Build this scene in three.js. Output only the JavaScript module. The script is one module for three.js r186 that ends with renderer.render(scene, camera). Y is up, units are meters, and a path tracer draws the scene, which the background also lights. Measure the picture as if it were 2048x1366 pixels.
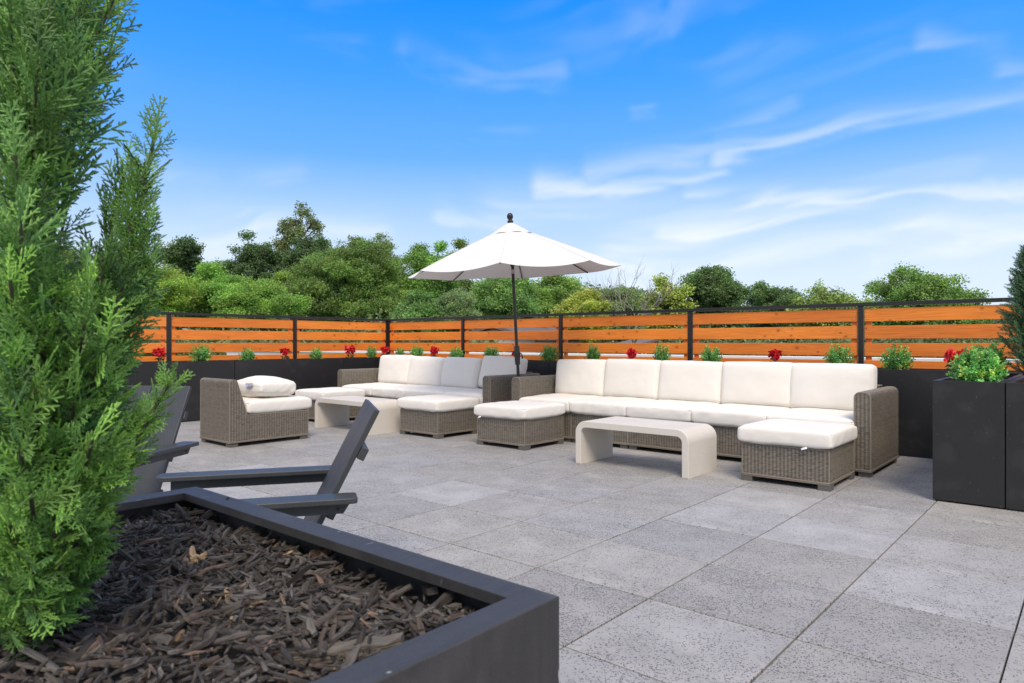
import * as THREE from 'three';
import { mergeGeometries, mergeVertices } from 'three/addons/utils/BufferGeometryUtils.js';
import { RoundedBoxGeometry } from 'three/addons/geometries/RoundedBoxGeometry.js';

// ---------------------------------------------------------------- camera, sky, sun, exposure
const scene = new THREE.Scene();
const YAW = Math.atan2(1176, 1365), SA = Math.sin(YAW), CA = Math.cos(YAW), EYE = 1.1, FP = 1365;
const camera = new THREE.PerspectiveCamera(2 * Math.atan(683 / FP) * 180 / Math.PI, 1.5, 0.05, 2500);
camera.position.set(0, EYE, 0);
camera.rotation.y = YAW;
camera.setViewOffset(2048, 1366, 0, -2, 2048, 1366);
camera.focus = 6; camera.userData.fStop = 14;
const renderer = new THREE.WebGLRenderer({ antialias: true });
renderer.toneMapping = THREE.LinearToneMapping;
renderer.toneMappingExposure = 1.2;
renderer.shadowMap.enabled = true;
const sun = new THREE.DirectionalLight(new THREE.Color().setRGB(1, 0.86, 0.69), 2.55);
sun.position.set(28, 46, 25); sun.castShadow = true; sun.shadow.radius = 42;
sun.shadow.mapSize.set(4096, 4096);
Object.assign(sun.shadow.camera, { left: -60, right: 60, top: 60, bottom: -60, near: 1, far: 300 });
sun.name = 'sun';
scene.add(sun);

// ---------------------------------------------------------------- random numbers and noise
function rng(seed) { let s = seed >>> 0; return () => { s = (s + 0x6d2b79f5) | 0; let t = Math.imul(s ^ (s >>> 15), 1 | s); t = (t + Math.imul(t ^ (t >>> 7), 61 | t)) ^ t; return ((t ^ (t >>> 14)) >>> 0) / 4294967296; }; }
const hash = (x, y, s) => { let h = Math.imul(x | 0, 374761393) + Math.imul(y | 0, 668265263) + Math.imul(s | 0, 2147483647 - 5); h = Math.imul(h ^ (h >>> 13), 1274126177); return ((h ^ (h >>> 16)) >>> 0) / 4294967296; };
const mod = (a, n) => ((a % n) + n) % n;
function vnoise(x, y, seed = 0, px = 0, py = 0) {
  const xi = Math.floor(x), yi = Math.floor(y), fx = x - xi, fy = y - yi, u = fx * fx * (3 - 2 * fx), v = fy * fy * (3 - 2 * fy);
  const X = (k) => px ? mod(k, px) : k, Y = (k) => py ? mod(k, py) : k;
  const a = hash(X(xi), Y(yi), seed), b = hash(X(xi + 1), Y(yi), seed), c = hash(X(xi), Y(yi + 1), seed), d = hash(X(xi + 1), Y(yi + 1), seed);
  return a + (b - a) * u + (c - a) * v + (a - b - c + d) * u * v;
}
function fbm(x, y, seed, oct, px = 0, py = 0) { let s = 0, a = 0.5, n = 0; for (let i = 0; i < oct; i++) { s += a * vnoise(x, y, seed + i * 17, px, py); n += a; x *= 2; y *= 2; px *= 2; py *= 2; a *= 0.5; } return s / n; }
const clamp = (x, a = 0, b = 1) => Math.min(b, Math.max(a, x));
const sstep = (a, b, x) => { const t = clamp((x - a) / (b - a)); return t * t * (3 - 2 * t); };
const lerp = (a, b, t) => a + (b - a) * t;

// ---------------------------------------------------------------- the sky: clear air with cirrus
function makeSky() {
  const W = 2048, H = 1024, data = new Float32Array(W * H * 4);
  const stops = [[0, 0.78, 0.85, 0.94], [5, 0.66, 0.79, 0.96], [10, 0.42, 0.63, 0.97], [15, 0.15, 0.43, 1.0], [21, 0.060, 0.34, 1.0], [27, 0.012, 0.265, 1.0], [45, 0.03, 0.24, 0.92], [90, 0.04, 0.22, 0.85]];
  const dir = (px, py) => { const a = Math.atan2(px - 1024, FP), e = Math.atan2(685 - py, Math.hypot(FP, px - 1024)); return [a * 57.2958, e * 57.2958]; };
  const streaks = [
    [[[810, 98], [900, 128], [1010, 142], [1120, 120]], 0.9, 0.22], [[[1080, 352], [1250, 368], [1440, 344]], 0.9, 0.55], [[[1380, 385], [1700, 392], [2120, 365]], 0.8, 0.55],
    [[[1330, 452], [1700, 432], [2150, 470]], 1.3, 0.62], [[[1440, 292], [1700, 240], [2150, 196]], 1.0, 0.46], [[[1180, 330], [1400, 282], [1580, 200]], 0.9, 0.28],
    [[[290, 338], [420, 375]], 0.8, 0.30], [[[490, 372], [600, 360]], 0.8, 0.25], [[[400, 430], [760, 470]], 1.2, 0.42], [[[1850, 68], [1990, 95]], 0.9, 0.25],
    [[[880, 430], [1010, 446]], 0.7, 0.30], [[[1240, 505], [1700, 498], [2150, 520]], 2.2, 0.55], [[[1000, 410], [1500, 420], [2150, 420]], 2.0, 0.30], [[[250, 470], [700, 480]], 2.0, 0.4],
    [[[2010, 140], [2150, 160]], 0.8, 0.35], [[[1270, 196], [1300, 190]], 0.6, 0.2],
  ].map(([p, w, s]) => [p.map((q) => dir(...q)), w * 0.85, s * 0.74]);
  for (let j = 0; j < H; j++) {
    const el = (j + 0.5) / H * 180 - 90, e = Math.max(el, 0);
    let k = 0; while (k < stops.length - 2 && e > stops[k + 1][0]) k++;
    const A = stops[k], B = stops[k + 1], t = clamp((e - A[0]) / (B[0] - A[0])), base = [1, 2, 3].map((c) => lerp(A[c], B[c], t));
    for (let i = 0; i < W; i++) {
      const o = (j * W + i) * 4, th = ((i + 0.5) / W - 0.5) * 2 * Math.PI, dx = Math.cos(th), dz = Math.sin(th);
      let az = Math.atan2(dx * CA - dz * SA, -dx * SA - dz * CA) * 57.2958;           // degrees to the right of the view
      let cloud = 0;
      if (el > 0) {
        const u = az / 360, per = 24, warp = fbm(u * per, e * 0.10, 5, 3, per, 0) - 0.5;
        const fine = fbm(az * 0.075 + e * 0.05 + warp * 4, e * 0.75 - az * 0.05 + warp * 5, 11, 5, 0, 0), broad = fbm(u * per + warp, e * 0.16, 23, 4, per, 0);
        cloud = 0.11 * sstep(0.50, 0.8, broad) * sstep(0.4, 0.8, fine);
        const away = Math.max(sstep(48, 80, Math.abs(az)), sstep(28, 44, e));          // thicker high veil over the rest of the sky
        cloud = Math.max(cloud, away * (0.30 + 0.75 * sstep(0.3, 0.75, broad * 0.7 + fine * 0.3)));
        for (const [p, w, s] of streaks) for (let q = 0; q < p.length - 1; q++) {
          const [ax, ay] = p[q], [bx, by] = p[q + 1], L2 = (bx - ax) ** 2 + (by - ay) ** 2;
          if (Math.abs(e - (ay + by) / 2) > 6 || az < Math.min(ax, bx) - 5 || az > Math.max(ax, bx) + 5) continue;
          const tt = clamp(((az - ax) * (bx - ax) + (e - ay) * (by - ay)) / L2), wob = (fine - 0.5) * 3.4 + (warp) * 2.0;
          const dd = Math.hypot(az - ax - (bx - ax) * tt, (e - ay - (by - ay) * tt + wob) * 1.0), f = Math.exp(-((dd / w) ** 2)) * s * (0.15 + 1.05 * sstep(0.28, 0.78, fine));
          cloud = Math.max(cloud, f);
        }
        cloud = clamp(cloud);
      }
      const lit = [0.985, 0.96, 0.92];
      for (let c = 0; c < 3; c++) data[o + c] = lerp(base[c] * 0.93, lit[c], cloud);
      data[o + 3] = 1;
    }
  }
  const t = new THREE.DataTexture(data, W, H, THREE.RGBAFormat, THREE.FloatType);
  t.mapping = THREE.EquirectangularReflectionMapping; t.magFilter = THREE.LinearFilter; t.needsUpdate = true;
  return t;
}
scene.background = makeSky();
scene.environment = scene.background;

// ---------------------------------------------------------------- helpers
const V = (x, y, z) => new THREE.Vector3(x, y, z);
const C = (r, g, b) => new THREE.Color().setRGB(r, g, b);
const used = {};
function numbered(name) { const n = used[name] = (used[name] ?? -1) + 1; return n ? `${name}_${String(n).padStart(3, '0')}` : name; }
function tag(o, label, category, group) { o.userData = { label, category }; if (group) o.userData.group = group; return o; }
function thing(name, label, category, pos = [0, 0, 0], turn = 0, group) { const o = new THREE.Group(); o.name = numbered(name); o.position.set(...pos); o.rotation.y = turn; scene.add(o); return tag(o, label, category, group); }
function copy(src, label, pos, turn = 0, scale = 1) { const o = src.clone(); o.name = numbered(src.name.replace(/_\d{3}$/, '')); o.userData = { ...src.userData, label }; o.position.set(...pos); o.rotation.y = turn; if (Array.isArray(scale)) o.scale.set(...scale); else o.scale.setScalar(scale); scene.add(o); return o; }
function part(name, geo, mat, parent, kind) { const m = new THREE.Mesh(Array.isArray(geo) ? merge(geo) : geo, mat); m.name = name; parent.add(m); if (kind) m.userData.kind = kind; return m; }
function struct(name, geo, mat) { const m = part(numbered(name), geo, mat, scene); m.userData = { kind: 'structure' }; return m; }
function merge(list) {
  const all = list.map((g) => { let q = g.index ? g.toNonIndexed() : g; if (!q.attributes.uv) q.setAttribute('uv', new THREE.BufferAttribute(new Float32Array(q.attributes.position.count * 2), 2)); return q; });
  const colored = all.some((g) => g.attributes.color);
  for (const g of all) { if (colored && !g.attributes.color) paint(g, 1, 1, 1); for (const k of Object.keys(g.attributes)) if (!['position', 'normal', 'uv', 'color'].includes(k)) g.deleteAttribute(k); }
  return mergeGeometries(all);
}
function paint(g, r, gg, b) { const n = g.attributes.position.count, a = new Float32Array(n * 3); for (let i = 0; i < n; i++) { a[i * 3] = r; a[i * 3 + 1] = gg; a[i * 3 + 2] = b; } g.setAttribute('color', new THREE.BufferAttribute(a, 3)); return g; }
// uv in metres by the way each triangle faces
function metric(g0, ox = 0, oy = 0, swap = false) {
  const g = g0.index ? g0.toNonIndexed() : g0, p = g.attributes.position, uv = new Float32Array(p.count * 2), a = V(), b = V(), c = V();
  for (let i = 0; i < p.count; i += 3) {
    a.fromBufferAttribute(p, i); b.fromBufferAttribute(p, i + 1).sub(a); c.fromBufferAttribute(p, i + 2).sub(a); b.cross(c);
    const X = Math.abs(b.x), Y = Math.abs(b.y), Z = Math.abs(b.z);
    for (let k = i; k < i + 3; k++) {
      const x = p.getX(k), y = p.getY(k), z = p.getZ(k); let u, v;
      if (Y >= X && Y >= Z) [u, v] = [x, z]; else if (X >= Z) [u, v] = [z, y]; else [u, v] = [x, y];
      if (swap) [u, v] = [v, u];
      uv[k * 2] = u + ox; uv[k * 2 + 1] = v + oy;
    }
  }
  g.setAttribute('uv', new THREE.BufferAttribute(uv, 2));
  return g;
}
function box(x0, x1, y0, y1, z0, z1, r = 0, seg = 1) {
  const w = Math.abs(x1 - x0), h = Math.abs(y1 - y0), d = Math.abs(z1 - z0);
  const g = r ? new RoundedBoxGeometry(w, h, d, seg, r) : new THREE.BoxGeometry(w, h, d);
  return metric(g).translate((x0 + x1) / 2, (y0 + y1) / 2, (z0 + z1) / 2);
}
// tapered tube along points with a radius at each
function limb(pts, radii, sides = 6) {
  const pos = [], idx = [], n = pts.length; let ref = V(0.31, 0.2, 0.93);
  for (let i = 0; i < n; i++) {
    const t = V().subVectors(pts[Math.min(i + 1, n - 1)], pts[Math.max(i - 1, 0)]).normalize(), a = V().crossVectors(t, ref).normalize(), b = V().crossVectors(a, t);
    for (let k = 0; k < sides; k++) { const w = k / sides * Math.PI * 2; pos.push(...V().copy(pts[i]).addScaledVector(a, Math.cos(w) * radii[i]).addScaledVector(b, Math.sin(w) * radii[i]).toArray()); }
  }
  for (let i = 0; i < n - 1; i++) for (let k = 0; k < sides; k++) { const p = i * sides + k, q = i * sides + (k + 1) % sides; idx.push(p, q, p + sides, q, q + sides, p + sides); }
  for (const [s, f] of [[0, 0], [(n - 1) * sides, 1]]) for (let k = 1; k < sides - 1; k++) f ? idx.push(s, s + k, s + k + 1) : idx.push(s, s + k + 1, s + k);
  const g = new THREE.BufferGeometry(); g.setAttribute('position', new THREE.Float32BufferAttribute(pos, 3)); g.setIndex(idx); g.computeVertexNormals();
  g.setAttribute('uv', new THREE.Float32BufferAttribute(new Float32Array(n * sides * 2), 2));
  return g;
}
// where the ray through a photo column stands at a depth; the height a photo row has there
const at = (px, d) => { const l = (px - 1024) / FP * d; return [-d * SA + l * CA, -d * CA - l * SA]; };
const hgt = (py, d) => EYE - (py - 685) * d / FP;
const rel = (l, d) => [l * CA - d * SA, -l * SA - d * CA];

// ---------------------------------------------------------------- textures
function tex(w, h, f, { srgb = true, rx = 1, ry = 1 } = {}) {
  const d = new Uint8Array(w * h * 4);
  for (let y = 0; y < h; y++) for (let x = 0; x < w; x++) { const c = f(x / w, y / h, x, y), o = (y * w + x) * 4; for (let k = 0; k < 3; k++) { let q = typeof c === 'number' ? c : c[k]; if (srgb) q = q <= 0.0031308 ? q * 12.92 : 1.055 * Math.pow(Math.max(q, 0), 1 / 2.4) - 0.055; d[o + k] = clamp(q) * 255 + 0.5; } d[o + 3] = 255; }
  const t = new THREE.DataTexture(d, w, h); t.wrapS = t.wrapT = THREE.RepeatWrapping; t.magFilter = THREE.LinearFilter; t.minFilter = THREE.LinearMipmapLinearFilter; t.generateMipmaps = true;
  if (srgb) t.colorSpace = THREE.SRGBColorSpace; t.repeat.set(rx, ry); t.needsUpdate = true; return t;
}
const std = (o) => new THREE.MeshStandardMaterial(o);
const phys = (o) => new THREE.MeshPhysicalMaterial(o);

// concrete paver: pits and pale bloom
function paver(seed, pits, tone, bloom) {
  const N = 768, r = rng(seed), pit = new Float32Array(N * N);
  for (let k = 0; k < pits; k++) {
    const x0 = r() * N, y0 = r() * N, dens = vnoise(x0 / N * 5, y0 / N * 5, seed + 3); if (r() > 0.15 + dens * 1.1) continue;
    const a = r() * 6.28, L = 3.0 + r() * r() * 8, wd = 1.9 + r() * 2.0, s = 0.5 + r() * 0.5;
    for (let dy = -11; dy <= 11; dy++) for (let dx = -11; dx <= 11; dx++) { const u = dx * Math.cos(a) + dy * Math.sin(a), v = -dx * Math.sin(a) + dy * Math.cos(a), q = (u / L) ** 2 + (v / wd) ** 2; if (q < 1) { const i = mod(Math.floor(y0 + dy), N) * N + mod(Math.floor(x0 + dx), N); pit[i] = Math.max(pit[i], s * (1 - q * q)); } }
  }
  const map = tex(N, N, (u, v, x, y) => {
    const lo = fbm(u * 4, v * 4, seed, 4), mi = fbm(u * 30, v * 30, seed + 9, 3), fi = hash(x, y, seed), b = bloom * sstep(0.48, 0.7, fbm(u * 3 + 7, v * 3, seed + 40, 5)), p = pit[y * N + x];
    const q = tone * (0.80 + 0.30 * lo + 0.14 * (mi - 0.5) + 0.14 * (fi - 0.5)) * (1 - 0.82 * p) + b * 0.045 * (0.6 + 0.4 * fi);
    return [q * 1.03, q * 1.0, q * 0.935];
  });
  const bump = tex(N, N, (u, v, x, y) => 0.7 - 0.6 * pit[y * N + x] + 0.12 * (hash(x >> 1, y >> 1, seed) - 0.5) + 0.1 * (fbm(u * 40, v * 40, seed, 2) - 0.5), { srgb: false });
  return std({ map, bumpMap: bump, bumpScale: 0.0014, roughness: 0.74 });
}
// stained softwood: 2 m by 0.56 m, grain along u
const woodMap = (() => {
  const r = rng(77), knots = [];
  for (let k = 0; k < 15; k++) knots.push([r(), r(), 0.008 + r() * 0.011, r() * 6]);
  const f = (u, v) => {
    let warp = 0, dark = 0;
    for (const [kx, ky, s, ph] of knots) { let dx = u - kx, dy = (v - ky); dx -= Math.round(dx); dy -= Math.round(dy); dx *= 2; dy *= 0.56; const d = Math.hypot(dx * 0.55, dy); warp += 1.9 * Math.exp(-((d / (s * 3.2)) ** 2)) * Math.sign(dy || 1); dark = Math.max(dark, Math.exp(-((Math.hypot(dx * 0.8, dy) / s) ** 2)) * (0.75 + 0.25 * Math.cos(d / s * 12 + ph))); }
    const plank = Math.floor(v * 4), ring = fbm(u * 3, v * 18 + plank * 3.3, 3, 3, 3, 18) * 7 + v * 34 + warp;
    const g = 0.5 + 0.5 * Math.sin(ring * 6.283 * 0.6), streak = fbm(u * 10, v * 160, 8, 3, 10, 160), blot = fbm(u * 5, v * 6, 19, 4, 5, 6);
    return [g, streak, blot, dark];
  };
  return tex(2048, 512, (u, v) => {
    const [g, s, b, k] = f(u, v), q = (0.84 + 0.12 * g + 0.32 * (s - 0.5) + 0.26 * (b - 0.5)) * (1 - 0.72 * k);
    return [0.92 * q, 0.272 * Math.pow(q, 1.2), 0.028 * Math.pow(Math.max(q, 0), 1.4)];
  }, { rx: 0.5, ry: 1 / 0.56 });
})();
const woodMats = [[1, 1, 1], [0.88, 0.82, 0.85], [1.03, 1.05, 1.15], [0.96, 0.91, 1.0]].map((c) => std({ map: woodMap, color: C(...c), roughness: 0.52, bumpMap: woodMap, bumpScale: 0.0006 }));
// black powder coat with scuffs and water spots
const blackMap = (() => {
  const r = rng(5), N = 1024, a = new Float32Array(N * N);
  for (let k = 0; k < 190; k++) { const x0 = r() * N, y0 = r() * N, L = 2 + r() * 8, w = 0.8 + r() * 1.6, t = 1.2 + r() * 0.7, s = r() * r(); for (let i = -12; i <= 12; i++) for (let j = -12; j <= 12; j++) { const u = i * Math.cos(t) + j * Math.sin(t), v = -i * Math.sin(t) + j * Math.cos(t), q = (u / L) ** 2 + (v / w) ** 2; if (q < 1) { const o = mod(Math.floor(y0 + j), N) * N + mod(Math.floor(x0 + i), N); a[o] = Math.max(a[o], s * (1 - q)); } } }
  return tex(N, N, (u, v, x, y) => { const d = sstep(0.52, 0.8, fbm(u * 9, v * 9, 61, 4, 9, 9)), st = fbm(u * 130, v * 12, 71, 3, 130, 12), q = 0.0105 + 0.008 * d + 0.004 * (st - 0.45) + 0.20 * a[y * N + x] + 0.005 * hash(x, y, 3); return [q, q * 1.0, q * 1.04]; });
})();
const M = {
  planter: phys({ map: blackMap, roughness: 0.5, specularIntensity: 1, bumpMap: tex(256, 256, (u, v, x, y) => 0.5 * hash(x, y, 4) + 0.5 * fbm(u * 50, v * 50, 9, 2, 50, 50), { srgb: false, rx: 6, ry: 6 }), bumpScale: 0.00012 }),
    blackMetal: std({ color: C(0.014, 0.013, 0.014), roughness: 0.42, metalness: 0 }),
  poly: std({ map: tex(512, 512, (u, v, x, y) => { const q = 0.046 + 0.014 * (hash(x, y, 8) - 0.5) + 0.012 * (fbm(u * 60, v * 6, 2, 3, 60, 6) - 0.5) + 0.012 * (fbm(u * 4, v * 4, 6, 3, 4, 4) - 0.5); return [q * 0.89, q * 1.0, q * 1.08]; }, { rx: 3, ry: 3 }), roughness: 0.45, bumpMap: tex(256, 256, (u, v, x, y) => hash(x, y, 14) * 0.6 + 0.4 * fbm(u * 30, v * 4, 3, 3, 30, 4), { srgb: false, rx: 4, ry: 4 }), bumpScale: 0.0005 }),
  cushion: std({ map: tex(512, 512, (u, v, x, y) => { const q = 1 + 0.035 * (fbm(u * 6, v * 6, 33, 4, 6, 6) - 0.5) + 0.03 * (hash(x, y, 1) - 0.5); return [0.755 * q, 0.722 * q, 0.655 * q]; }, { rx: 2, ry: 2 }), roughness: 0.95, bumpMap: tex(256, 256, (u, v, x, y) => 0.5 + 0.25 * Math.sin(x * Math.PI / 2) * Math.sin(y * Math.PI / 2) + 0.3 * (hash(x, y, 2) - 0.5), { srgb: false, rx: 5, ry: 5 }), bumpScale: 0.0004 }),
  canopy: phys({ color: C(0.73, 0.715, 0.69), roughness: 0.9, transmission: 0.12, thickness: 0, side: THREE.DoubleSide }),
  concrete: std({ map: tex(512, 512, (u, v, x, y) => { const q = 1 + 0.13 * (fbm(u * 5, v * 5, 51, 5, 5, 5) - 0.5) + 0.05 * (hash(x, y, 12) - 0.5); return [0.615 * q, 0.575 * q, 0.505 * q]; }, { rx: 1.3, ry: 1.3 }), roughness: 0.72, bumpMap: tex(256, 256, (u, v, x, y) => fbm(u * 24, v * 24, 4, 4, 24, 24), { srgb: false, rx: 3, ry: 3 }), bumpScale: 0.0012 }),
  wicker: std({ vertexColors: true, roughness: 0.62 }),
  foot: std({ color: C(0.105, 0.10, 0.088), roughness: 0.6 }),
  steel: std({ color: C(0.55, 0.55, 0.55), roughness: 0.35, metalness: 1 }),
  tagCloth: std({ color: C(0.78, 0.77, 0.80), roughness: 0.8, side: THREE.DoubleSide }),
  tagPrint: std({ color: C(0.33, 0.33, 0.42), roughness: 0.8, side: THREE.DoubleSide }),
  soil: std({ map: tex(512, 512, (u, v, x, y) => { const q = 0.035 + 0.05 * (fbm(u * 20, v * 60, 5, 4, 20, 60) - 0.4) + 0.015 * hash(x, y, 5); return [q * 1.15, q, q * 0.85]; }, { rx: 2, ry: 2 }), roughness: 0.95 }),
  chip: std({ vertexColors: true, roughness: 0.88, map: tex(512, 512, (u, v, x, y) => 0.42 + 0.85 * fbm(u * 6, v * 90, 16, 4, 6, 90) * (0.6 + 0.8 * fbm(u * 14, v * 14, 26, 3, 14, 14)), { rx: 9, ry: 9 }), bumpMap: tex(256, 256, (u, v) => fbm(u * 3, v * 70, 6, 3, 3, 70), { srgb: false, rx: 12, ry: 12 }), bumpScale: 0.002 }),
  bark: std({ color: C(0.075, 0.062, 0.048), roughness: 0.95 }),
  paleBark: std({ color: C(0.24, 0.21, 0.18), roughness: 0.95 }),
  leafSmall: phys({ vertexColors: true, roughness: 0.5, transmission: 0.3, thickness: 0, side: THREE.DoubleSide }),
  leafTree: phys({ color: 0xffffff, roughness: 0.75, transmission: 0.38, thickness: 0, side: THREE.DoubleSide }),
  needle: phys({ color: 0xffffff, roughness: 0.55, transmission: 0.08, thickness: 0, vertexColors: true }),
  roofWhite: std({ color: C(0.72, 0.71, 0.69), roughness: 0.8 }),
};

M.greySheen = M.planter.clone(); M.greySheen.color.setRGB(2.9, 2.8, 2.75); M.greySheen.roughness = 0.58;  // lighter copy for the near planter; grey sky reflection put into its colour
// ---------------------------------------------------------------- ground, building mass, patio
const GROUND = -7;
struct('ground', metric(new THREE.PlaneGeometry(1600, 1600).rotateX(-Math.PI / 2)).translate(0, GROUND, 0), std({ map: tex(512, 512, (u, v, x, y) => { const q = 0.7 + 0.6 * fbm(u * 8, v * 8, 3, 5, 8, 8) + 0.2 * (hash(x, y, 2) - 0.5); return [0.055 * q, 0.09 * q, 0.028 * q]; }, { rx: 0.1, ry: 0.1 }), roughness: 1 }));
struct('roof_deck', box(-10.2, 6, GROUND, -0.046, -8.3, 6), std({ color: C(0.018, 0.017, 0.016), roughness: 0.95 }));
{
  const wall = thing('parapet_wall', 'long low white roof parapet seen through the lowest gaps of the back fence', 'wall', [0, 0, -12]);
  part('wall', box(-24, 12, GROUND, 0.79, -0.24, 0), M.roofWhite, wall);
  part('coping', box(-24.05, 12.05, 0.79, 0.86, -0.28, 0.04, 0.01), std({ color: C(0.80, 0.79, 0.76), roughness: 0.6 }), wall);
}
const TX = 0.6125, TZ = 0.6097, TX0 = -0.858, TZ0 = -2.607;
{
  const patio = new THREE.Group(); patio.name = 'patio_floor'; patio.userData = { kind: 'structure' }; scene.add(patio);
  const mats = [paver(1, 5400, 0.318, 0.2), paver(2, 4700, 0.312, 0.3), paver(3, 4000, 0.322, 0.5), paver(4, 3300, 0.328, 0.7), paver(5, 6000, 0.312, 0.1), paver(6, 2000, 0.338, 0.7)];
  const tints = [[1.02, 1.025, 1.04], [0.975, 0.975, 0.98], [1.06, 1.07, 1.10], [1.03, 1.025, 1.01], [0.99, 1.0, 1.03]], all = mats.map((m) => tints.map((c) => { const q = m.clone(); q.color.setRGB(...c); return q; }));
  const pick = [0, 0, 1, 1, 1, 2, 2, 3, 4, 4, 5];
  const r = rng(321), geos = [];
  for (let k = 0; k < 4; k++) {
    const g = new RoundedBoxGeometry(TX - 0.0062 - k * 0.0008, 0.045, TZ - 0.0056 - k * 0.0009, 1, 0.0028), p = g.attributes.position, uv = g.attributes.uv;
    for (let i = 0; i < p.count; i++) uv.setXY(i, p.getX(i) / 0.612 + 0.5, p.getZ(i) / 0.612 + 0.5);
    geos.push(g);
  }
  const forced = { '-2,-4': 5, '0,-2': 3, '-1,-3': 5, '-3,-3': 0 };
  for (let i = -15; i <= 3; i++) for (let j = -8; j <= 4; j++) {                                  // column i from x = TX0 + i TX, row j from z = TZ0 + j TZ
    const x = TX0 + (i + 0.5) * TX, z = TZ0 + (j + 0.5) * TZ; if (x < -9.75 || z < -7.8) continue;
    const turn = Math.floor(r() * 4), mi = forced[`${i},${j}`] ?? pick[Math.floor(r() * pick.length)], g = geos[Math.floor(r() * 4)];
    const m = part('tile', g, all[mi][mi === 5 ? 2 : Math.floor(r() * 5)], patio);
    m.position.set(x + (r() - 0.5) * 0.0012, -0.0225 + (r() - 0.5) * 0.0016, z + (r() - 0.5) * 0.0012); m.rotation.y = turn % 2 ? Math.PI : 0; m.rotation.x = (r() - 0.5) * 0.0016; m.rotation.z = (r() - 0.5) * 0.0016;
  }
}

// ---------------------------------------------------------------- wood and steel fences
const slatGeos = [];
function slatGeo(len, v) { const key = len.toFixed(3) + v; return slatGeos[key] ??= metric(new RoundedBoxGeometry(len, 0.139, 0.02, 1, 0.003), (v * 0.37) % 2, 0.07 + (v % 4) * 0.14); }
const SLAT_TOPS = [1.466, 1.28, 1.094, 0.908, 0.722];
function fence(label, pos, turn, posts) {                                                          // runs along local x; local +z faces the patio
  const f = thing('slat_fence', label, 'fence', pos, turn), r = rng(Math.round(pos[0] * 7) + 99);
  const a = posts[0], b = posts.at(-1);
  part('top_rail', box(a - 0.03, b + 0.03, 1.494, 1.532, -0.035, 0.035, 0.003), M.blackMetal, f);
  const screws = [];
  posts.forEach((x) => {
    part('post', box(x - 0.025, x + 0.025, -0.05, 1.493, -0.025, 0.027, 0.003), M.blackMetal, f);
    part('base_plate', box(x - 0.06, x + 0.06, 0.001, 0.012, -0.06, 0.06, 0.002), M.blackMetal, f);
  });
  for (let k = 0; k < posts.length - 1; k++) {
    const x0 = posts[k] + 0.035, x1 = posts[k + 1] - 0.035;
    for (const xb of [x0 + 0.035, x1 - 0.035]) part('batten', box(xb - 0.03, xb + 0.03, 0.55, 1.475, -0.036, -0.014, 0.002), woodMats[1], f);
    for (const top of SLAT_TOPS) {
      const m = part('slat', slatGeo(Math.round((x1 - x0) * 50) / 50, Math.floor(r() * 12)), woodMats[Math.floor(r() * 4)], f);
      m.position.set((x0 + x1) / 2, top - 0.0695, 0); m.rotation.z = (r() - 0.5) * 0.0016; m.scale.x = (x1 - x0) / (Math.round((x1 - x0) * 50) / 50);
      for (const xs of [x0 + 0.03, x1 - 0.03]) for (const dy of [0.03, 0.109]) screws.push(new THREE.CylinderGeometry(0.0045, 0.0045, 0.004, 8).rotateX(Math.PI / 2).translate(xs, top - dy, 0.011));
    }
  }
  part('screws', screws, M.steel, f, 'stuff');
  return f;
}
fence('orange wood slat fence with black posts running behind the sofas', [0, 0, -8.11], 0, [-10.0, -8.06, -6.03, -3.97, -1.97, 0.03, 2.03]);
fence('orange wood slat fence with black posts on the left side beyond the wicker chair', [-10.03, 0, 0], Math.PI / 2, [0.15, 2.16, 4.165, 6.168, 8.085]);

// ---------------------------------------------------------------- planters
function planter(label, x0, x1, z0, z1, { h = 0.825, rim = 0.035, drop = 0.045, group, soil = true, coat = M.planter } = {}) {
  const t = thing('planter_box', label, 'planter', [(x0 + x1) / 2, 0, (z0 + z1) / 2], 0, group), w = (x1 - x0) / 2, d = (z1 - z0) / 2, th = 0.012;
  const ring = (W, D, t, y0, y1, bev) => { const q = new THREE.Shape([[-W, -D], [W, -D], [W, D], [-W, D]].map(([x, y]) => new THREE.Vector2(x, y))); q.holes.push(new THREE.Path([[-W + t, -D + t], [-W + t, D - t], [W - t, D - t], [W - t, -D + t]].map(([x, y]) => new THREE.Vector2(x, y)))); return metric(new THREE.ExtrudeGeometry(q, { depth: y1 - y0 - 2 * bev, bevelEnabled: bev > 0, bevelSize: bev, bevelOffset: -bev, bevelThickness: bev, bevelSegments: 2 }).translate(0, 0, y0 + bev).rotateX(-Math.PI / 2)); };
  part('wall', ring(w, d, th, 0.012, h + 0.012, 0.0018), coat, t);
  part('rim', ring(w - th + 0.0015, d - th + 0.0015, rim - th + 0.0015, h - 0.002, h + 0.0117, 0.0008), coat, t);
  for (const [sx, sz] of [[1, 1], [1, -1], [-1, 1], [-1, -1]]) part('foot', box(sx * (w - 0.05) - 0.03, sx * (w - 0.05) + 0.03, 0, 0.012, sz * (d - 0.05) - 0.03, sz * (d - 0.05) + 0.03), M.blackMetal, t);
  if (soil) {
    const g = new THREE.PlaneGeometry(2 * (w - th), 2 * (d - th), Math.max(4, Math.round(w * 30)), Math.max(4, Math.round(d * 30))).rotateX(-Math.PI / 2), p = g.attributes.position;
    for (let i = 0; i < p.count; i++) p.setY(i, h - drop + 0.022 * (fbm(p.getX(i) * 14 + x0 * 9, p.getZ(i) * 14, 7, 3) - 0.5));
    g.computeVertexNormals(); part('soil', metric(g), M.soil, t);
  }
  return t;
}
const PZ = -7.5, PX = -9.58, PG = 'black planter boxes along the fences';
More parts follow.
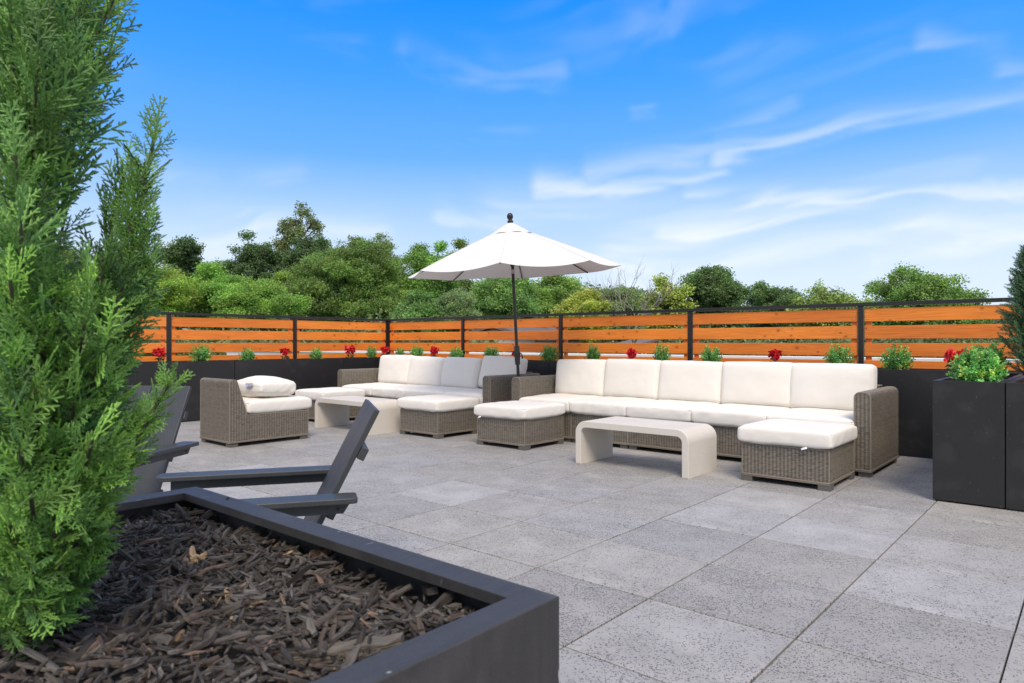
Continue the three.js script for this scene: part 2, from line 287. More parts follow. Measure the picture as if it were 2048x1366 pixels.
[[-9.57, -7.685, 'long black planter box behind the left sofa, touching the fence corner'], [-7.68, -5.785, 'long black planter box behind the right half of the left sofa'], [-5.78, -3.885, 'long black planter box behind the umbrella pole, reaching the right sofa'], [-3.88, -1.985, 'long black planter box behind the middle of the right sofa'], [-1.98, -0.09, 'long black planter box right of the wicker arm ending the right sofa']].forEach(([a, b, l]) => planter(l, a, b, -7.95, PZ, { group: PG }));
[[-8.03, -6.812, 'short black planter box at the inner fence corner left of the left sofa arm'], [-6.805, -4.913, 'long black planter box against the left fence between the wicker chair and the corner'], [-4.905, -3.02, 'long black planter box against the left fence behind the wicker chair back'], [-3.013, -1.13, 'long black planter box against the left fence hidden behind the big evergreen']].forEach(([a, b, l]) => planter(l, -9.99, PX, a, b, { group: PG }));
planter('tall black planter at the right holding bright green leafy shrubs', -0.882, -0.474, -7.45, -5.505, { drop: 0.05 });
planter('tall black planter at the right frame edge holding the dark upright evergreen', -0.467, -0.06, -7.45, -5.505, { drop: 0.04 });
const NP = { x0: -1.31, x1: -0.445, z0: -0.595, z1: 0.27, h: 0.813 };
const nearPlanter = planter('large black planter full of dark wood mulch in the near foreground', NP.x0, NP.x1, NP.z0, NP.z1, { h: NP.h, rim: 0.04, drop: 0.05, coat: M.greySheen });

// mulch: the chips that show largest are parts, the rest one part
{
  const r = rng(4242), geos = [], list = [];
  const chip = (kind) => {
    const L = [0.026, 0.040, 0.048, 0.030, 0.02, 0.034][kind % 6] * (0.8 + r() * 0.5), w = [0.0068, 0.0048, 0.0082, 0.0032, 0.0075, 0.0055][kind % 6] * (0.8 + r() * 0.5), t = 0.0024 + r() * 0.002;
    const g = new THREE.BoxGeometry(L, t * (0.6 + 0.8 * r()), w, 4, 1, 1).toNonIndexed(), p = g.attributes.position, s = Math.floor(r() * 999), bend = (r() - 0.5) * 0.22;
    for (let i = 0; i < p.count; i++) {
      let x = p.getX(i), y = p.getY(i), z = p.getZ(i); const q = x / L * 2, k = Math.round((q + 1) * 2), taper = 1 - 0.5 * Math.abs(q) ** 2 * (0.5 + hash(k, 3, s));
      z = z * taper * (0.75 + 0.5 * hash(k, Math.sign(z) + 1, s)) + bend * L * 0.2 * q * q; y = y * (0.6 + 0.8 * hash(k, Math.sign(y) + 5 + Math.sign(z), s)) + (hash(k, 9, s) - 0.5) * t * 0.8 ;
      x += (hash(k, Math.sign(z) + 8, s) - 0.5) * L * (Math.abs(k - 2) === 2 ? 0.34 : 0.1); p.setXYZ(i, x, y, z);
    }
    g.computeVertexNormals(); return metric(g);
  };
  const tones = [[0.030, 0.024, 0.019], [0.045, 0.036, 0.029], [0.065, 0.054, 0.045], [0.022, 0.018, 0.015], [0.055, 0.040, 0.030], [0.085, 0.074, 0.062], [0.038, 0.032, 0.028], [0.26, 0.165, 0.09], [0.12, 0.075, 0.048]];
  const geoT = tones.map((c) => Array.from({ length: 6 }, (_, k) => paint(chip(k), c[0] * 1.72, c[1] * 1.80, c[2] * 1.86)));
  const cx = (NP.x0 + NP.x1) / 2, cz = (NP.z0 + NP.z1) / 2, q = new THREE.Quaternion(), e = new THREE.Euler();
  for (let n = 0; n < 11500; n++) {
    const x = lerp(NP.x0 + 0.018, NP.x1 - 0.018, r()), z = lerp(NP.z0 + 0.018, NP.z1 - 0.03, r()), edge = Math.min(x - NP.x0, NP.x1 - x, z - NP.z0);
    const mound = 0.018 * sstep(0.0, 0.2, edge) + 0.03 * (fbm(x * 9, z * 9, 15, 3) - 0.5), layer = r();
    const y = NP.h - 0.043 + mound + layer * 0.020, tilt = 0.16 + 0.30 * layer * layer;
    e.set((r() - 0.5) * 2 * tilt * 1.6, r() * 6.28, (r() - 0.5) * 2 * tilt); q.setFromEuler(e);
    const tone = r() < 0.007 ? 7 : r() < 0.035 ? 8 : Math.floor(r() * 7), sc = 0.36 + r() * r() * 0.95, inX = x > -1.24 && x < -0.5 && z > -0.54;
    if (!inX && edge < 0.03 && r() < 0.5) continue;
    const d = -(x * SA + z * CA); list.push({ g: geoT[tone][Math.floor(r() * 6)], m: new THREE.Matrix4().compose(V(x - cx, y, z - cz), q, V(sc, sc, sc)), size: d > 0.15 ? sc * (0.6 + layer) / d : 0 });
  }
  // a few that stand out in the photograph
  const big = (px, py, L, w, tone, turn, up = 0, h = NP.h - 0.02) => { const d = FP * (EYE - h) / (py - 685), [x, z] = at(px, d); const g = new THREE.BoxGeometry(L, 0.008, w, 6, 1, 1).toNonIndexed(), p = g.attributes.position; for (let i = 0; i < p.count; i++) { const k = Math.round(p.getX(i) / L * 6), s = Math.sign(p.getZ(i)); p.setXYZ(i, p.getX(i) + (hash(k, s + 2, 5) - 0.5) * 0.004, p.getY(i) * (0.7 + 0.6 * hash(k, s + 6, 2)) + hash(k, 1, 9) * 0.003, p.getZ(i) * (0.65 + 0.5 * hash(k, s + 3, 7)) * (Math.abs(k) === 3 ? 0.5 : 1)); } g.computeVertexNormals();
    list.push({ g: paint(metric(g), ...tone), m: new THREE.Matrix4().compose(V(x - cx, h, z - cz), new THREE.Quaternion().setFromEuler(new THREE.Euler(0.1, YAW + turn, up)), V(1, 1, 1)), size: 99 }); };
  big(700, 1300, 0.105, 0.02, [0.15, 0.13, 0.10], 0.22); big(386, 1122, 0.036, 0.007, [0.62, 0.42, 0.22], 0.65, 0.1); big(640, 1105, 0.04, 0.012, [0.16, 0.085, 0.045], -0.6, 0.15);
  big(430, 1020, 0.055, 0.006, [0.04, 0.034, 0.03], 0.5, 0.45, NP.h - 0.005); big(365, 1028, 0.05, 0.006, [0.035, 0.03, 0.026], -0.7, -0.5, NP.h - 0.008); big(200, 1270, 0.075, 0.016, [0.06, 0.05, 0.045], 0.05); big(430, 1275, 0.06, 0.014, [0.05, 0.042, 0.036], 0.1); big(520, 1060, 0.05, 0.013, [0.055, 0.045, 0.038], 0.2); big(880, 1210, 0.07, 0.009, [0.06, 0.052, 0.046], 0.75, 0.3); big(860, 1180, 0.05, 0.014, [0.075, 0.066, 0.058], -1.2, 0.25);
  list.sort((a, b) => b.size - a.size);
  list.slice(0, 290).forEach((c) => { const m = part('wood_chip', c.g, M.chip, nearPlanter); m.applyMatrix4(c.m); });
  part('mulch', list.slice(290).map((c) => c.g.clone().applyMatrix4(c.m)), M.chip, nearPlanter, 'stuff');
}

// ---------------------------------------------------------------- wicker
const WR = rng(808);
const PITCH = 0.0094, STAKE = 0.029;
// strands woven along uDir on a sheet whose section is a polyline of points
function weave(path, uDir, L, clip) {
  const pos = [], nor = [], col = [], lens = [0];
  for (let i = 1; i < path.length; i++) lens.push(lens[i - 1] + path[i].distanceTo(path[i - 1]));
  const total = lens.at(-1), where = (s) => { let i = 1; while (i < path.length - 1 && s > lens[i]) i++; const t = V().subVectors(path[i], path[i - 1]).normalize(); return [V().copy(path[i - 1]).addScaledVector(t, s - lens[i - 1]), t]; };
  const tri = (a, b, c, na, nb, nc, k) => { for (const [p, n] of [[a, na], [b, nb], [c, nc]]) { pos.push(p.x, p.y, p.z); nor.push(n.x, n.y, n.z); col.push(...k); } };
  const rows = Math.max(2, Math.round(total / PITCH)), pitch = total / rows, hw = pitch * 0.44, cols = Math.max(2, Math.round(L / STAKE));
  for (let i = 0; i < rows; i++) {
    const [c, t] = where((i + 0.5) * pitch), n = V().crossVectors(uDir, t).normalize(), [u0, u1] = clip ? clip(c, L) : [0, L]; if (u1 - u0 < 0.01) continue;
    const base = 0.92 + 0.16 * WR(), nb = V().copy(n).addScaledVector(t, -0.8).normalize(), nt = V().copy(n).addScaledVector(t, 0.8).normalize();
    let prev = null, tone = base;
    for (let j = 0; j <= cols * 2; j++) {                                                          // wide and proud where it crosses a stake, thin and sunk between
      const u = j / cols / 2 * L; if (u < u0 - L / cols * 0.25 || u > u1 + L / cols * 0.25) { prev = null; continue; }
      const uu = clamp(u, u0, u1), on = j % 2 === 0, w = hw * (on ? 1.1 : 0.55), off = on ? 0.0036 : -0.0015 + (i % 2) * 0.0012, o = V().copy(c).addScaledVector(uDir, uu).addScaledVector(n, off).addScaledVector(t, (WR() - 0.5) * 0.0013);
      const cur = [V().copy(o).addScaledVector(t, -w), V().copy(o).addScaledVector(n, 0.0024), V().copy(o).addScaledVector(t, w)];
      if (on) tone = base * (WR() < 0.10 ? 0.62 + 0.2 * WR() : 0.90 + 0.24 * WR());
      if (prev) { const k = [0.205 * tone, 0.180 * tone, 0.142 * tone]; for (const [p, q, np, nq] of [[0, 1, nb, n], [1, 2, n, nt]]) { tri(prev[p], cur[p], cur[q], np, np, nq, k); tri(prev[p], cur[q], prev[q], np, nq, nq, k); } }
      prev = cur;
    }
  }
  const M2 = Math.max(2, Math.ceil(total / 0.04));
  for (let j = 0; j <= cols; j++) {                                                                 // stakes behind the strands
    const u = j / cols * L;
    for (let i = 0; i < M2; i++) {
      const [a, t] = where(i / M2 * total), [b] = where((i + 1) / M2 * total - 1e-4), n = V().crossVectors(uDir, t).normalize(); if (clip) { const [u0, u1] = clip(a, L), [v0, v1] = clip(b, L); if (u < Math.max(u0, v0) - 0.001 || u > Math.min(u1, v1) + 0.001) continue; }
      const f = (p, s) => V().copy(p).addScaledVector(uDir, clamp(u + s * 0.0042, 0, L)).addScaledVector(n, 0.0004), k = [0.20, 0.174, 0.138];
      tri(f(a, -1), f(a, 1), f(b, 1), n, n, n, k); tri(f(a, -1), f(b, 1), f(b, -1), n, n, n, k);
    }
  }
  const g = new THREE.BufferGeometry();
  for (const [k, a] of [['position', pos], ['normal', nor], ['color', col]]) g.setAttribute(k, new THREE.Float32BufferAttribute(a, 3));
  g.setAttribute('uv', new THREE.Float32BufferAttribute(new Float32Array(pos.length / 3 * 2), 2));
  return g;
}
const X = V(1, 0, 0), Y = V(0, 1, 0), Z = V(0, 0, 1), nX = V(-1, 0, 0), nZ = V(0, 0, -1);
const cane = (pts, r = 0.006, tone = 1) => paint(limb(pts, pts.map(() => r), 6), 0.22 * tone, 0.19 * tone, 0.15 * tone);
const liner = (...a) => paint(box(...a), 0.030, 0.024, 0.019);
function panel(x0, x1, y0, y1, z0, z1, faces) {
  const out = [];
  if (faces.includes('f')) out.push(weave([V(x0, y0, z1), V(x0, y1, z1)], X, x1 - x0));
  if (faces.includes('b')) out.push(weave([V(x1, y0, z0), V(x1, y1, z0)], nX, x1 - x0));
  if (faces.includes('r')) out.push(weave([V(x1, y0, z1), V(x1, y1, z1)], nZ, z1 - z0));
  if (faces.includes('l')) out.push(weave([V(x0, y0, z0), V(x0, y1, z0)], Z, z1 - z0));
  return out;
}
function hoop(x0, x1, y, z0, z1, r = 0.0065) { const e = 0.004, p = [V(x0 - e, y, z1 + e), V(x1 + e, y, z1 + e), V(x1 + e, y, z0 - e), V(x0 - e, y, z0 - e)]; return [0, 1, 2, 3].map((k) => cane([p[k], V().addVectors(p[k], p[(k + 1) % 4]).multiplyScalar(0.5), p[(k + 1) % 4]], r, 0.95)); }
function wickerBox(x0, x1, y0, y1, z0, z1, faces = 'fblr') {
  const e = 0.001;
  return [...panel(x0, x1, y0, y1, z0, z1, faces), liner(x0 + 0.004, x1 - 0.004, y0 + 0.004, y1 - 0.002, z0 + 0.004, z1 - 0.004), ...hoop(x0, x1, y0 + 0.004, z0, z1), ...hoop(x0, x1, y0 - 0.006, z0, z1, 0.005), ...hoop(x0 + 0.003, x1 - 0.003, y1, z0 + 0.003, z1 - 0.003),
    ...[[x0, z0], [x0, z1], [x1, z0], [x1, z1]].map(([x, z]) => cane([V(x, y0, z), V(x, (y0 + y1) / 2, z), V(x, y1, z)], 0.0055, 1.05))];
}
// an upright slab of wicker whose weave runs over its rounded top; long along z
function wickerSlab(x0, x1, y0, y1, z0, z1) {
  const r = Math.min(0.045, (x1 - x0) / 2 - 0.01), p = [V(x1, y0, z1)];
  for (let k = 0; k <= 6; k++) { const a = k / 6 * Math.PI / 2; p.push(V(x1 - r + r * Math.cos(a), y1 - r + r * Math.sin(a), z1)); }
  for (let k = 0; k <= 6; k++) { const a = Math.PI / 2 + k / 6 * Math.PI / 2; p.push(V(x0 + r + r * Math.cos(a), y1 - r + r * Math.sin(a), z1)); }
  p.push(V(x0, y0, z1));
  const ins = (c, L) => { const d = c.y - (y1 - r); if (d <= 0) return [0, L]; const q = r - Math.sqrt(Math.max(0, r * r - d * d)); return [q, L - q]; };
  const s = new THREE.Shape(); s.moveTo(x0 + 0.004, y0 + 0.004); s.lineTo(x1 - 0.004, y0 + 0.004); s.lineTo(x1 - 0.004, y1 - r); s.absarc(x1 - r, y1 - r, r - 0.004, 0, Math.PI / 2); s.absarc(x0 + r, y1 - r, r - 0.004, Math.PI / 2, Math.PI); s.lineTo(x0 + 0.004, y0 + 0.004);
  return [weave(p, nZ, z1 - z0), weave([V(x0, y0, z1), V(x0, y1 - 0.003, z1)], X, x1 - x0, ins), weave([V(x1, y0, z0), V(x1, y1 - 0.003, z0)], nX, x1 - x0, ins),
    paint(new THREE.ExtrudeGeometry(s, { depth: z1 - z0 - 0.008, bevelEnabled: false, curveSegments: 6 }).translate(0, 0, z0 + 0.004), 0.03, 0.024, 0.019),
    cane([p[0], ...p.slice(1, -1), p.at(-1)], 0.0055, 1.05), ...hoop(x0, x1, y0 + 0.004, z0, z1), ...hoop(x0, x1, y0 - 0.006, z0, z1, 0.005)];
}
// ---------------------------------------------------------------- cushions
function cushionGeo(w, h, d, { crown = 0.03, r = 0.04, seed = 1, sag = 0, side = 0.010, wrinkle = 0.004, plate = 4.5 } = {}) {
  const g = mergeVertices((() => { const b = new THREE.BoxGeometry(w, h, d, 30, 10, 24); b.deleteAttribute('uv'); b.deleteAttribute('normal'); return b; })()), p = g.attributes.position, v = V(), c = V();
  for (let i = 0; i < p.count; i++) {
    v.fromBufferAttribute(p, i); const X0 = v.x / (w / 2), Y0 = v.y / (h / 2), Z0 = v.z / (d / 2);
    c.set(clamp(v.x, -w / 2 + r, w / 2 - r), clamp(v.y, -h / 2 + r, h / 2 - r), clamp(v.z, -d / 2 + r, d / 2 - r)); v.sub(c); if (v.lengthSq() > 0) v.setLength(r); v.add(c);
    const mx = 1 - Math.abs(X0) ** plate, mz = 1 - Math.abs(Z0) ** plate, my = 1 - Y0 * Y0;
    v.y += Y0 * crown * Math.pow(Math.max(0, mx * mz), 0.75) ;
    v.x += X0 * side * my * (0.4 + 0.6 * mz); v.z += Z0 * side * my * (0.4 + 0.6 * mx);
    const pinch = Math.max(0, Math.abs(X0) - 0.7) * Math.max(0, Math.abs(Z0) - 0.7) / 0.09; v.y *= 1 - 0.16 * pinch; v.x *= 1 + 0.012 * pinch; v.z *= 1 + 0.012 * pinch;
    const n = fbm(v.x * 5 + seed * 7, v.z * 5 + v.y * 3, seed, 3) - 0.5, n2 = fbm(v.x * 16 + seed, v.z * 16 + v.y * 24, seed + 5, 3) - 0.5;
    v.y += wrinkle * (2.2 * n + 0.9 * n2) * Math.sign(Y0 || 1); v.x += wrinkle * n2 * 1.1; v.z += wrinkle * (n2 * 1.2 + n * 0.8); if (sag) v.y -= sag * (1 - X0 * X0);
    p.setXYZ(i, v.x, v.y, v.z);
  }
  g.computeVertexNormals(); const n = g.attributes.normal, uv = new Float32Array(p.count * 2);
  for (let i = 0; i < p.count; i++) { const up = Math.abs(n.getY(i)) > 0.6; uv[i * 2] = p.getX(i) + (up ? 0 : p.getZ(i)); uv[i * 2 + 1] = up ? p.getZ(i) : p.getY(i); }
  g.setAttribute('uv', new THREE.BufferAttribute(uv, 2));
  return g;
}
// welt that runs round a cushion where top and sides are sewn
function weltGeo(w, d, y, r = 0.03, t = 0.0022) {
  const pts = []; for (const [sx, sz, a0] of [[1, 1, 0], [-1, 1, 1], [-1, -1, 2], [1, -1, 3]]) for (let k = 0; k <= 4; k++) { const a = (a0 + k / 4) * Math.PI / 2; pts.push(V(sx * (w / 2 - r) + r * Math.cos(a), y, sz * (d / 2 - r) + r * Math.sin(a))); }
  return new THREE.TubeGeometry(new THREE.CatmullRomCurve3(pts, true, 'catmullrom', 0.2), 90, t, 5, true);
}
function feet(t, list) { for (const [x, z] of list) part('foot', box(x - 0.045, x + 0.045, 0, 0.052, z - 0.045, z + 0.045, 0.003), M.foot, t); }

const SEAT = 0.718, SF = -6.095, SB = -7.075;
function sectional(label, xl, seats, backSpec, seed) {                                             // xl: outer face of the left arm
  const W = seats * SEAT + 0.25, t = thing('sectional_sofa', label, 'sofa', [xl, 0, SF]), in0 = 0.125, B = SB - SF;
  part('arm', wickerSlab(0, 0.122, 0.052, 0.69, B, 0), M.wicker, t);
  part('arm', wickerSlab(W - 0.122, W, 0.052, 0.69, B, 0), M.wicker, t);
  for (let k = 0; k < seats; k++) {
    const x0 = in0 + k * SEAT + 0.003, x1 = x0 + SEAT - 0.006;
    part('seat_base', wickerBox(x0, x1, 0.052, 0.325, B + 0.115, -0.015, 'f'), M.wicker, t);
    const bk = part('backrest', [...panel(x0, x1, 0.052, 0.70, B, B + 0.11, 'fb'), liner(x0 + 0.003, x1 - 0.003, 0.056, 0.698, B + 0.004, B + 0.106), cane([V(x0, 0.70, B + 0.004), V(x0 + 0.3, 0.70, B + 0.004), V(x1, 0.70, B + 0.004)]), cane([V(x0, 0.70, B + 0.106), V(x0 + 0.3, 0.70, B + 0.106), V(x1, 0.70, B + 0.106)])], M.wicker, t);
    const s = part('seat_cushion', cushionGeo(SEAT - 0.004, 0.135, 0.72, { crown: 0.012, r: 0.024, seed: seed + k, wrinkle: 0.006, side: 0.006, plate: 6 }), M.cushion, t);
    s.position.set((x0 + x1) / 2, 0.325 + 0.0675 + 0.006, -0.335); s.rotation.x = 0.012; part('welt', weltGeo(SEAT - 0.010, 0.714, 0.050, 0.024, 0.0025), M.cushion, s);
    feet(t, [[x0 + 0.05, -0.07], [x1 - 0.05, -0.07]]);
  }
  feet(t, [[0.05, -0.055], [0.05, B + 0.055], [W - 0.05, -0.055], [W - 0.05, B + 0.055]]);
  backSpec.forEach(([x, w, lean, turn, dy, roll], k) => {
    const c = part('back_cushion', cushionGeo(w, 0.17, 0.43, { crown: 0.038, r: 0.034, seed: seed + 20 + k, side: 0.014, wrinkle: 0.006, plate: 3 }), M.cushion, t);
    c.position.set(in0 + x, 0.668 + dy, B + 0.245); c.rotation.set(Math.PI / 2 - lean, 0, 0); const q = new THREE.Quaternion().setFromEuler(new THREE.Euler(0, turn, roll)); c.quaternion.premultiply(q);
  });
  return t;
}
const half = (k) => (k + 0.5) * SEAT;
sectional('longer wicker sofa on the right with five upright cream back cushions', -5.25, 5, [[half(0) + 0.01, 0.70, 0.16, 0.02, 0.0, 0.01], [half(1), 0.71, 0.14, -0.01, 0.012, -0.006], [half(2), 0.715, 0.15, 0.0, 0.006, -0.004], [half(3), 0.71, 0.13, 0.01, 0.01, 0.006], [half(4) - 0.02, 0.73, 0.15, -0.02, 0.008, 0]], 100);
sectional('shorter wicker sofa on the left with four cream back cushions, near the fence corner', -8.72, 4, [[half(0) + 0.01, 0.69, 0.15, 0.03, 0.012, 0.012], [half(1), 0.70, 0.20, 0.0, -0.004, -0.02], [half(2), 0.70, 0.22, -0.02, -0.006, -0.015], [half(3) + 0.03, 0.74, 0.24, -0.10, 0.02, -0.02]], 200);

function ottoman(label, x0, x1, seed, tagAt) {
  const z1 = -5.345, z0 = -6.0, w = x1 - x0, t = thing('ottoman', label, 'ottoman', [(x0 + x1) / 2, 0, (z0 + z1) / 2], 0, 'wicker ottomans with cream cushions'), d = z1 - z0;
  part('base', wickerBox(-w / 2 + 0.02, w / 2 - 0.02, 0.052, 0.30, -d / 2, d / 2), M.wicker, t);
  feet(t, [[-1, 1], [1, 1], [-1, -1], [1, -1]].map(([a, b]) => [a * (w / 2 - 0.055), b * (d / 2 - 0.04)]));
  const c = part('cushion', cushionGeo(w + 0.012, 0.125, d + 0.045, { crown: 0.008, r: 0.022, seed, wrinkle: 0.005, side: 0.006, plate: 6 }), M.cushion, t); c.position.set(0, 0.373, 0.012); c.rotation.z = ((seed * 7) % 3 - 1) * 0.008;
  part('welt', weltGeo(w + 0.008, d + 0.04, 0.046, 0.022, 0.0025), M.cushion, c);
  if (tagAt) { const g = new THREE.PlaneGeometry(0.042, 0.016, 6, 1).rotateY(0), p = g.attributes.position; for (let i = 0; i < p.count; i++) p.setZ(i, 0.012 * Math.sin((p.getX(i) / 0.05 + 0.5) * 2.2)); g.computeVertexNormals(); const m = part('care_tag', g, M.tagCloth, c); m.position.set(tagAt, -0.072, d / 2 + 0.02); m.rotation.set(-0.5, 0.1, 0.35); }
}
ottoman('wicker ottoman with cream cushion at the right front of the longer sofa', -2.19, -1.495, 1, 0.16);
ottoman('wicker ottoman with cream cushion at the left front of the longer sofa', -5.115, -4.415, 2, -0.27);
ottoman('wicker ottoman with cream cushion at the right front of the shorter sofa', -6.395, -5.70, 3, 0);
ottoman('wicker ottoman with cream cushion at the left end of the shorter sofa', -8.62, -7.945, 4, 0);

// armless wicker chair, its back to the left
{
  const x0 = -0.33, x1 = 0.33, t = thing('wicker_chair', 'armless low wicker chair facing the shorter sofa, a loose cushion on its seat', 'chair', [-7.215, 0, -3.475]), zb = 0, zf = -0.93, topZ = -0.085, botZ = -0.195;
  const r = 0.035, p = [V(x0, 0.052, 0)], ys = 0.325, yt = 0.705;
  for (let k = 0; k <= 5; k++) { const a = k / 5 * Math.PI / 2; p.push(V(x0, yt - r + r * Math.sin(a), -r + r * Math.cos(a))); }
  for (let k = 0; k <= 5; k++) { const a = Math.PI / 2 + k / 5 * 1.3; p.push(V(x0, yt - r + r * Math.sin(a), topZ + r + r * Math.cos(a))); }
  p.push(V(x0, ys, botZ));
  const backEdge = (y) => y > yt - r ? [-r + Math.sqrt(Math.max(0, r * r - (y - yt + r) ** 2)), topZ + r - Math.sqrt(Math.max(0, r * r - (y - yt + r) ** 2))] : y > ys ? [0, lerp(botZ, topZ, (y - ys) / (yt - r - ys))] : [0, zf];
  const sideClip = (c, L) => { const [a, b] = backEdge(c.y); return [-a, -b]; };
  const sideL = (c, L) => { const [a, b] = backEdge(c.y); return [L + b, L + a]; };
  const s = new THREE.Shape(); s.moveTo(-0.004, 0.056); s.lineTo(-0.004, yt - 0.02); s.lineTo(-0.03, yt - 0.004); s.lineTo(topZ + 0.03, yt - 0.004); s.lineTo(topZ + 0.006, yt - 0.02); s.lineTo(botZ + 0.004, ys); s.lineTo(botZ + 0.004, 0.056);
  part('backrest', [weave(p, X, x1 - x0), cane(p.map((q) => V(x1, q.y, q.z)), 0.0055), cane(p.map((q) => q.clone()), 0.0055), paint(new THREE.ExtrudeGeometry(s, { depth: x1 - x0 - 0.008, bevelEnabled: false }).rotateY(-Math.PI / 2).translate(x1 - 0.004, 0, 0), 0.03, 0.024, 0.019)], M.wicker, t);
  part('side_panel', [weave([V(x1, 0.052, 0), V(x1, yt - 0.002, 0)], nZ, -zf, sideClip)], M.wicker, t);
  part('side_panel', [weave([V(x0, 0.052, zf), V(x0, yt - 0.002, zf)], Z, -zf, sideL)], M.wicker, t);
  part('seat_base', [weave([V(x1, 0.052, zf), V(x1, ys, zf)], nX, x1 - x0), liner(x0 + 0.004, x1 - 0.004, 0.056, ys - 0.003, zf + 0.004, botZ), ...hoop(x0, x1, 0.056, zf, 0), ...hoop(x0, x1, 0.046, zf, 0, 0.005), cane([V(x1, ys, botZ), V(x1, ys, (botZ + zf) / 2), V(x1, ys, zf)]), cane([V(x1, 0.052, zf), V(x1, 0.2, zf), V(x1, ys, zf)]), cane([V(x0, ys, zf), V(0, ys, zf), V(x1, ys, zf)])], M.wicker, t);
  feet(t, [[x0 + 0.05, -0.05], [x1 - 0.05, -0.05], [x0 + 0.05, zf + 0.05], [x1 - 0.05, zf + 0.05]]);
  const c = part('seat_cushion', cushionGeo(0.66, 0.135, 0.78, { crown: 0.016, r: 0.024, seed: 61, wrinkle: 0.005 }), M.cushion, t); c.position.set(0.005, 0.402, -0.585);
  part('welt', weltGeo(0.655, 0.775, 0.050, 0.024, 0.0025), M.cushion, c);
  const lc = new THREE.Mesh(cushionGeo(0.60, 0.135, 0.45, { crown: 0.062, r: 0.032, seed: 71, side: 0.014, wrinkle: 0.007, plate: 2.4 }), M.cushion); lc.name = 'loose_cushion'; scene.add(lc);
  tag(lc, 'plump cream cushion lying flat on the seat of the armless wicker chair', 'cushion'); lc.position.set(-7.23, 0.588, -4.05); lc.rotation.set(-0.03, 0.05, 0.02);
  const g = new THREE.PlaneGeometry(0.13, 0.045, 8, 2), q = g.attributes.position; for (let i = 0; i < q.count; i++) { const x = q.getX(i), y = q.getY(i); q.setXYZ(i, x * (y < 0 ? 0.45 : 1), y, 0.006 * Math.sin(x * 60)); } g.computeVertexNormals();
  const tg = part('care_tag', g, M.tagPrint, lc); tg.position.set(0.12, 0.035, 0.258); tg.rotation.x = -0.45;
}

// ---------------------------------------------------------------- waterfall coffee tables
function waterfall(label, x0, x1, z0, z1, h, seed) {
  const w = x1 - x0, t = thing('coffee_table', label, 'table', [(x0 + x1) / 2, 0, (z0 + z1) / 2], 0, 'white waterfall coffee tables'), th = 0.05, R = 0.105, r = R - th, s = new THREE.Shape();
  const a = -w / 2, b = w / 2, y0 = 0.004;
  s.moveTo(a, y0); s.lineTo(a, h - R); s.absarc(a + R, h - R, R, Math.PI, Math.PI / 2, true); s.lineTo(b - R, h); s.absarc(b - R, h - R, R, Math.PI / 2, 0, true); s.lineTo(b, y0); s.lineTo(b - th, y0); s.lineTo(b - th, h - R); s.absarc(b - R, h - R, r, 0, Math.PI / 2, false); s.lineTo(a + R, h - th); s.absarc(a + R, h - R, r, Math.PI / 2, Math.PI, false); s.lineTo(a + th, y0); s.lineTo(a, y0);
  const g = new THREE.ExtrudeGeometry(s, { depth: z1 - z0 - 0.012, bevelEnabled: true, bevelSize: 0.005, bevelThickness: 0.006, bevelSegments: 2, curveSegments: 14 }).translate(0, 0, -(z1 - z0) / 2 + 0.006);
  part('table_body', metric(g, seed * 0.37, seed * 0.21), M.concrete, t);
  for (const x of [a + th / 2, b - th / 2]) part('glide', box(x - 0.018, x + 0.018, 0, 0.0035, -0.2, 0.2), M.blackMetal, t);
}
waterfall('off-white waterfall coffee table with rounded ends in front of the longer sofa', -3.625, -2.52, -5.64, -5.10, 0.385, 1);
waterfall('off-white waterfall coffee table in front of the shorter sofa, behind the slanted chair back', -7.69, -6.575, -5.52, -5.02, 0.385, 2);

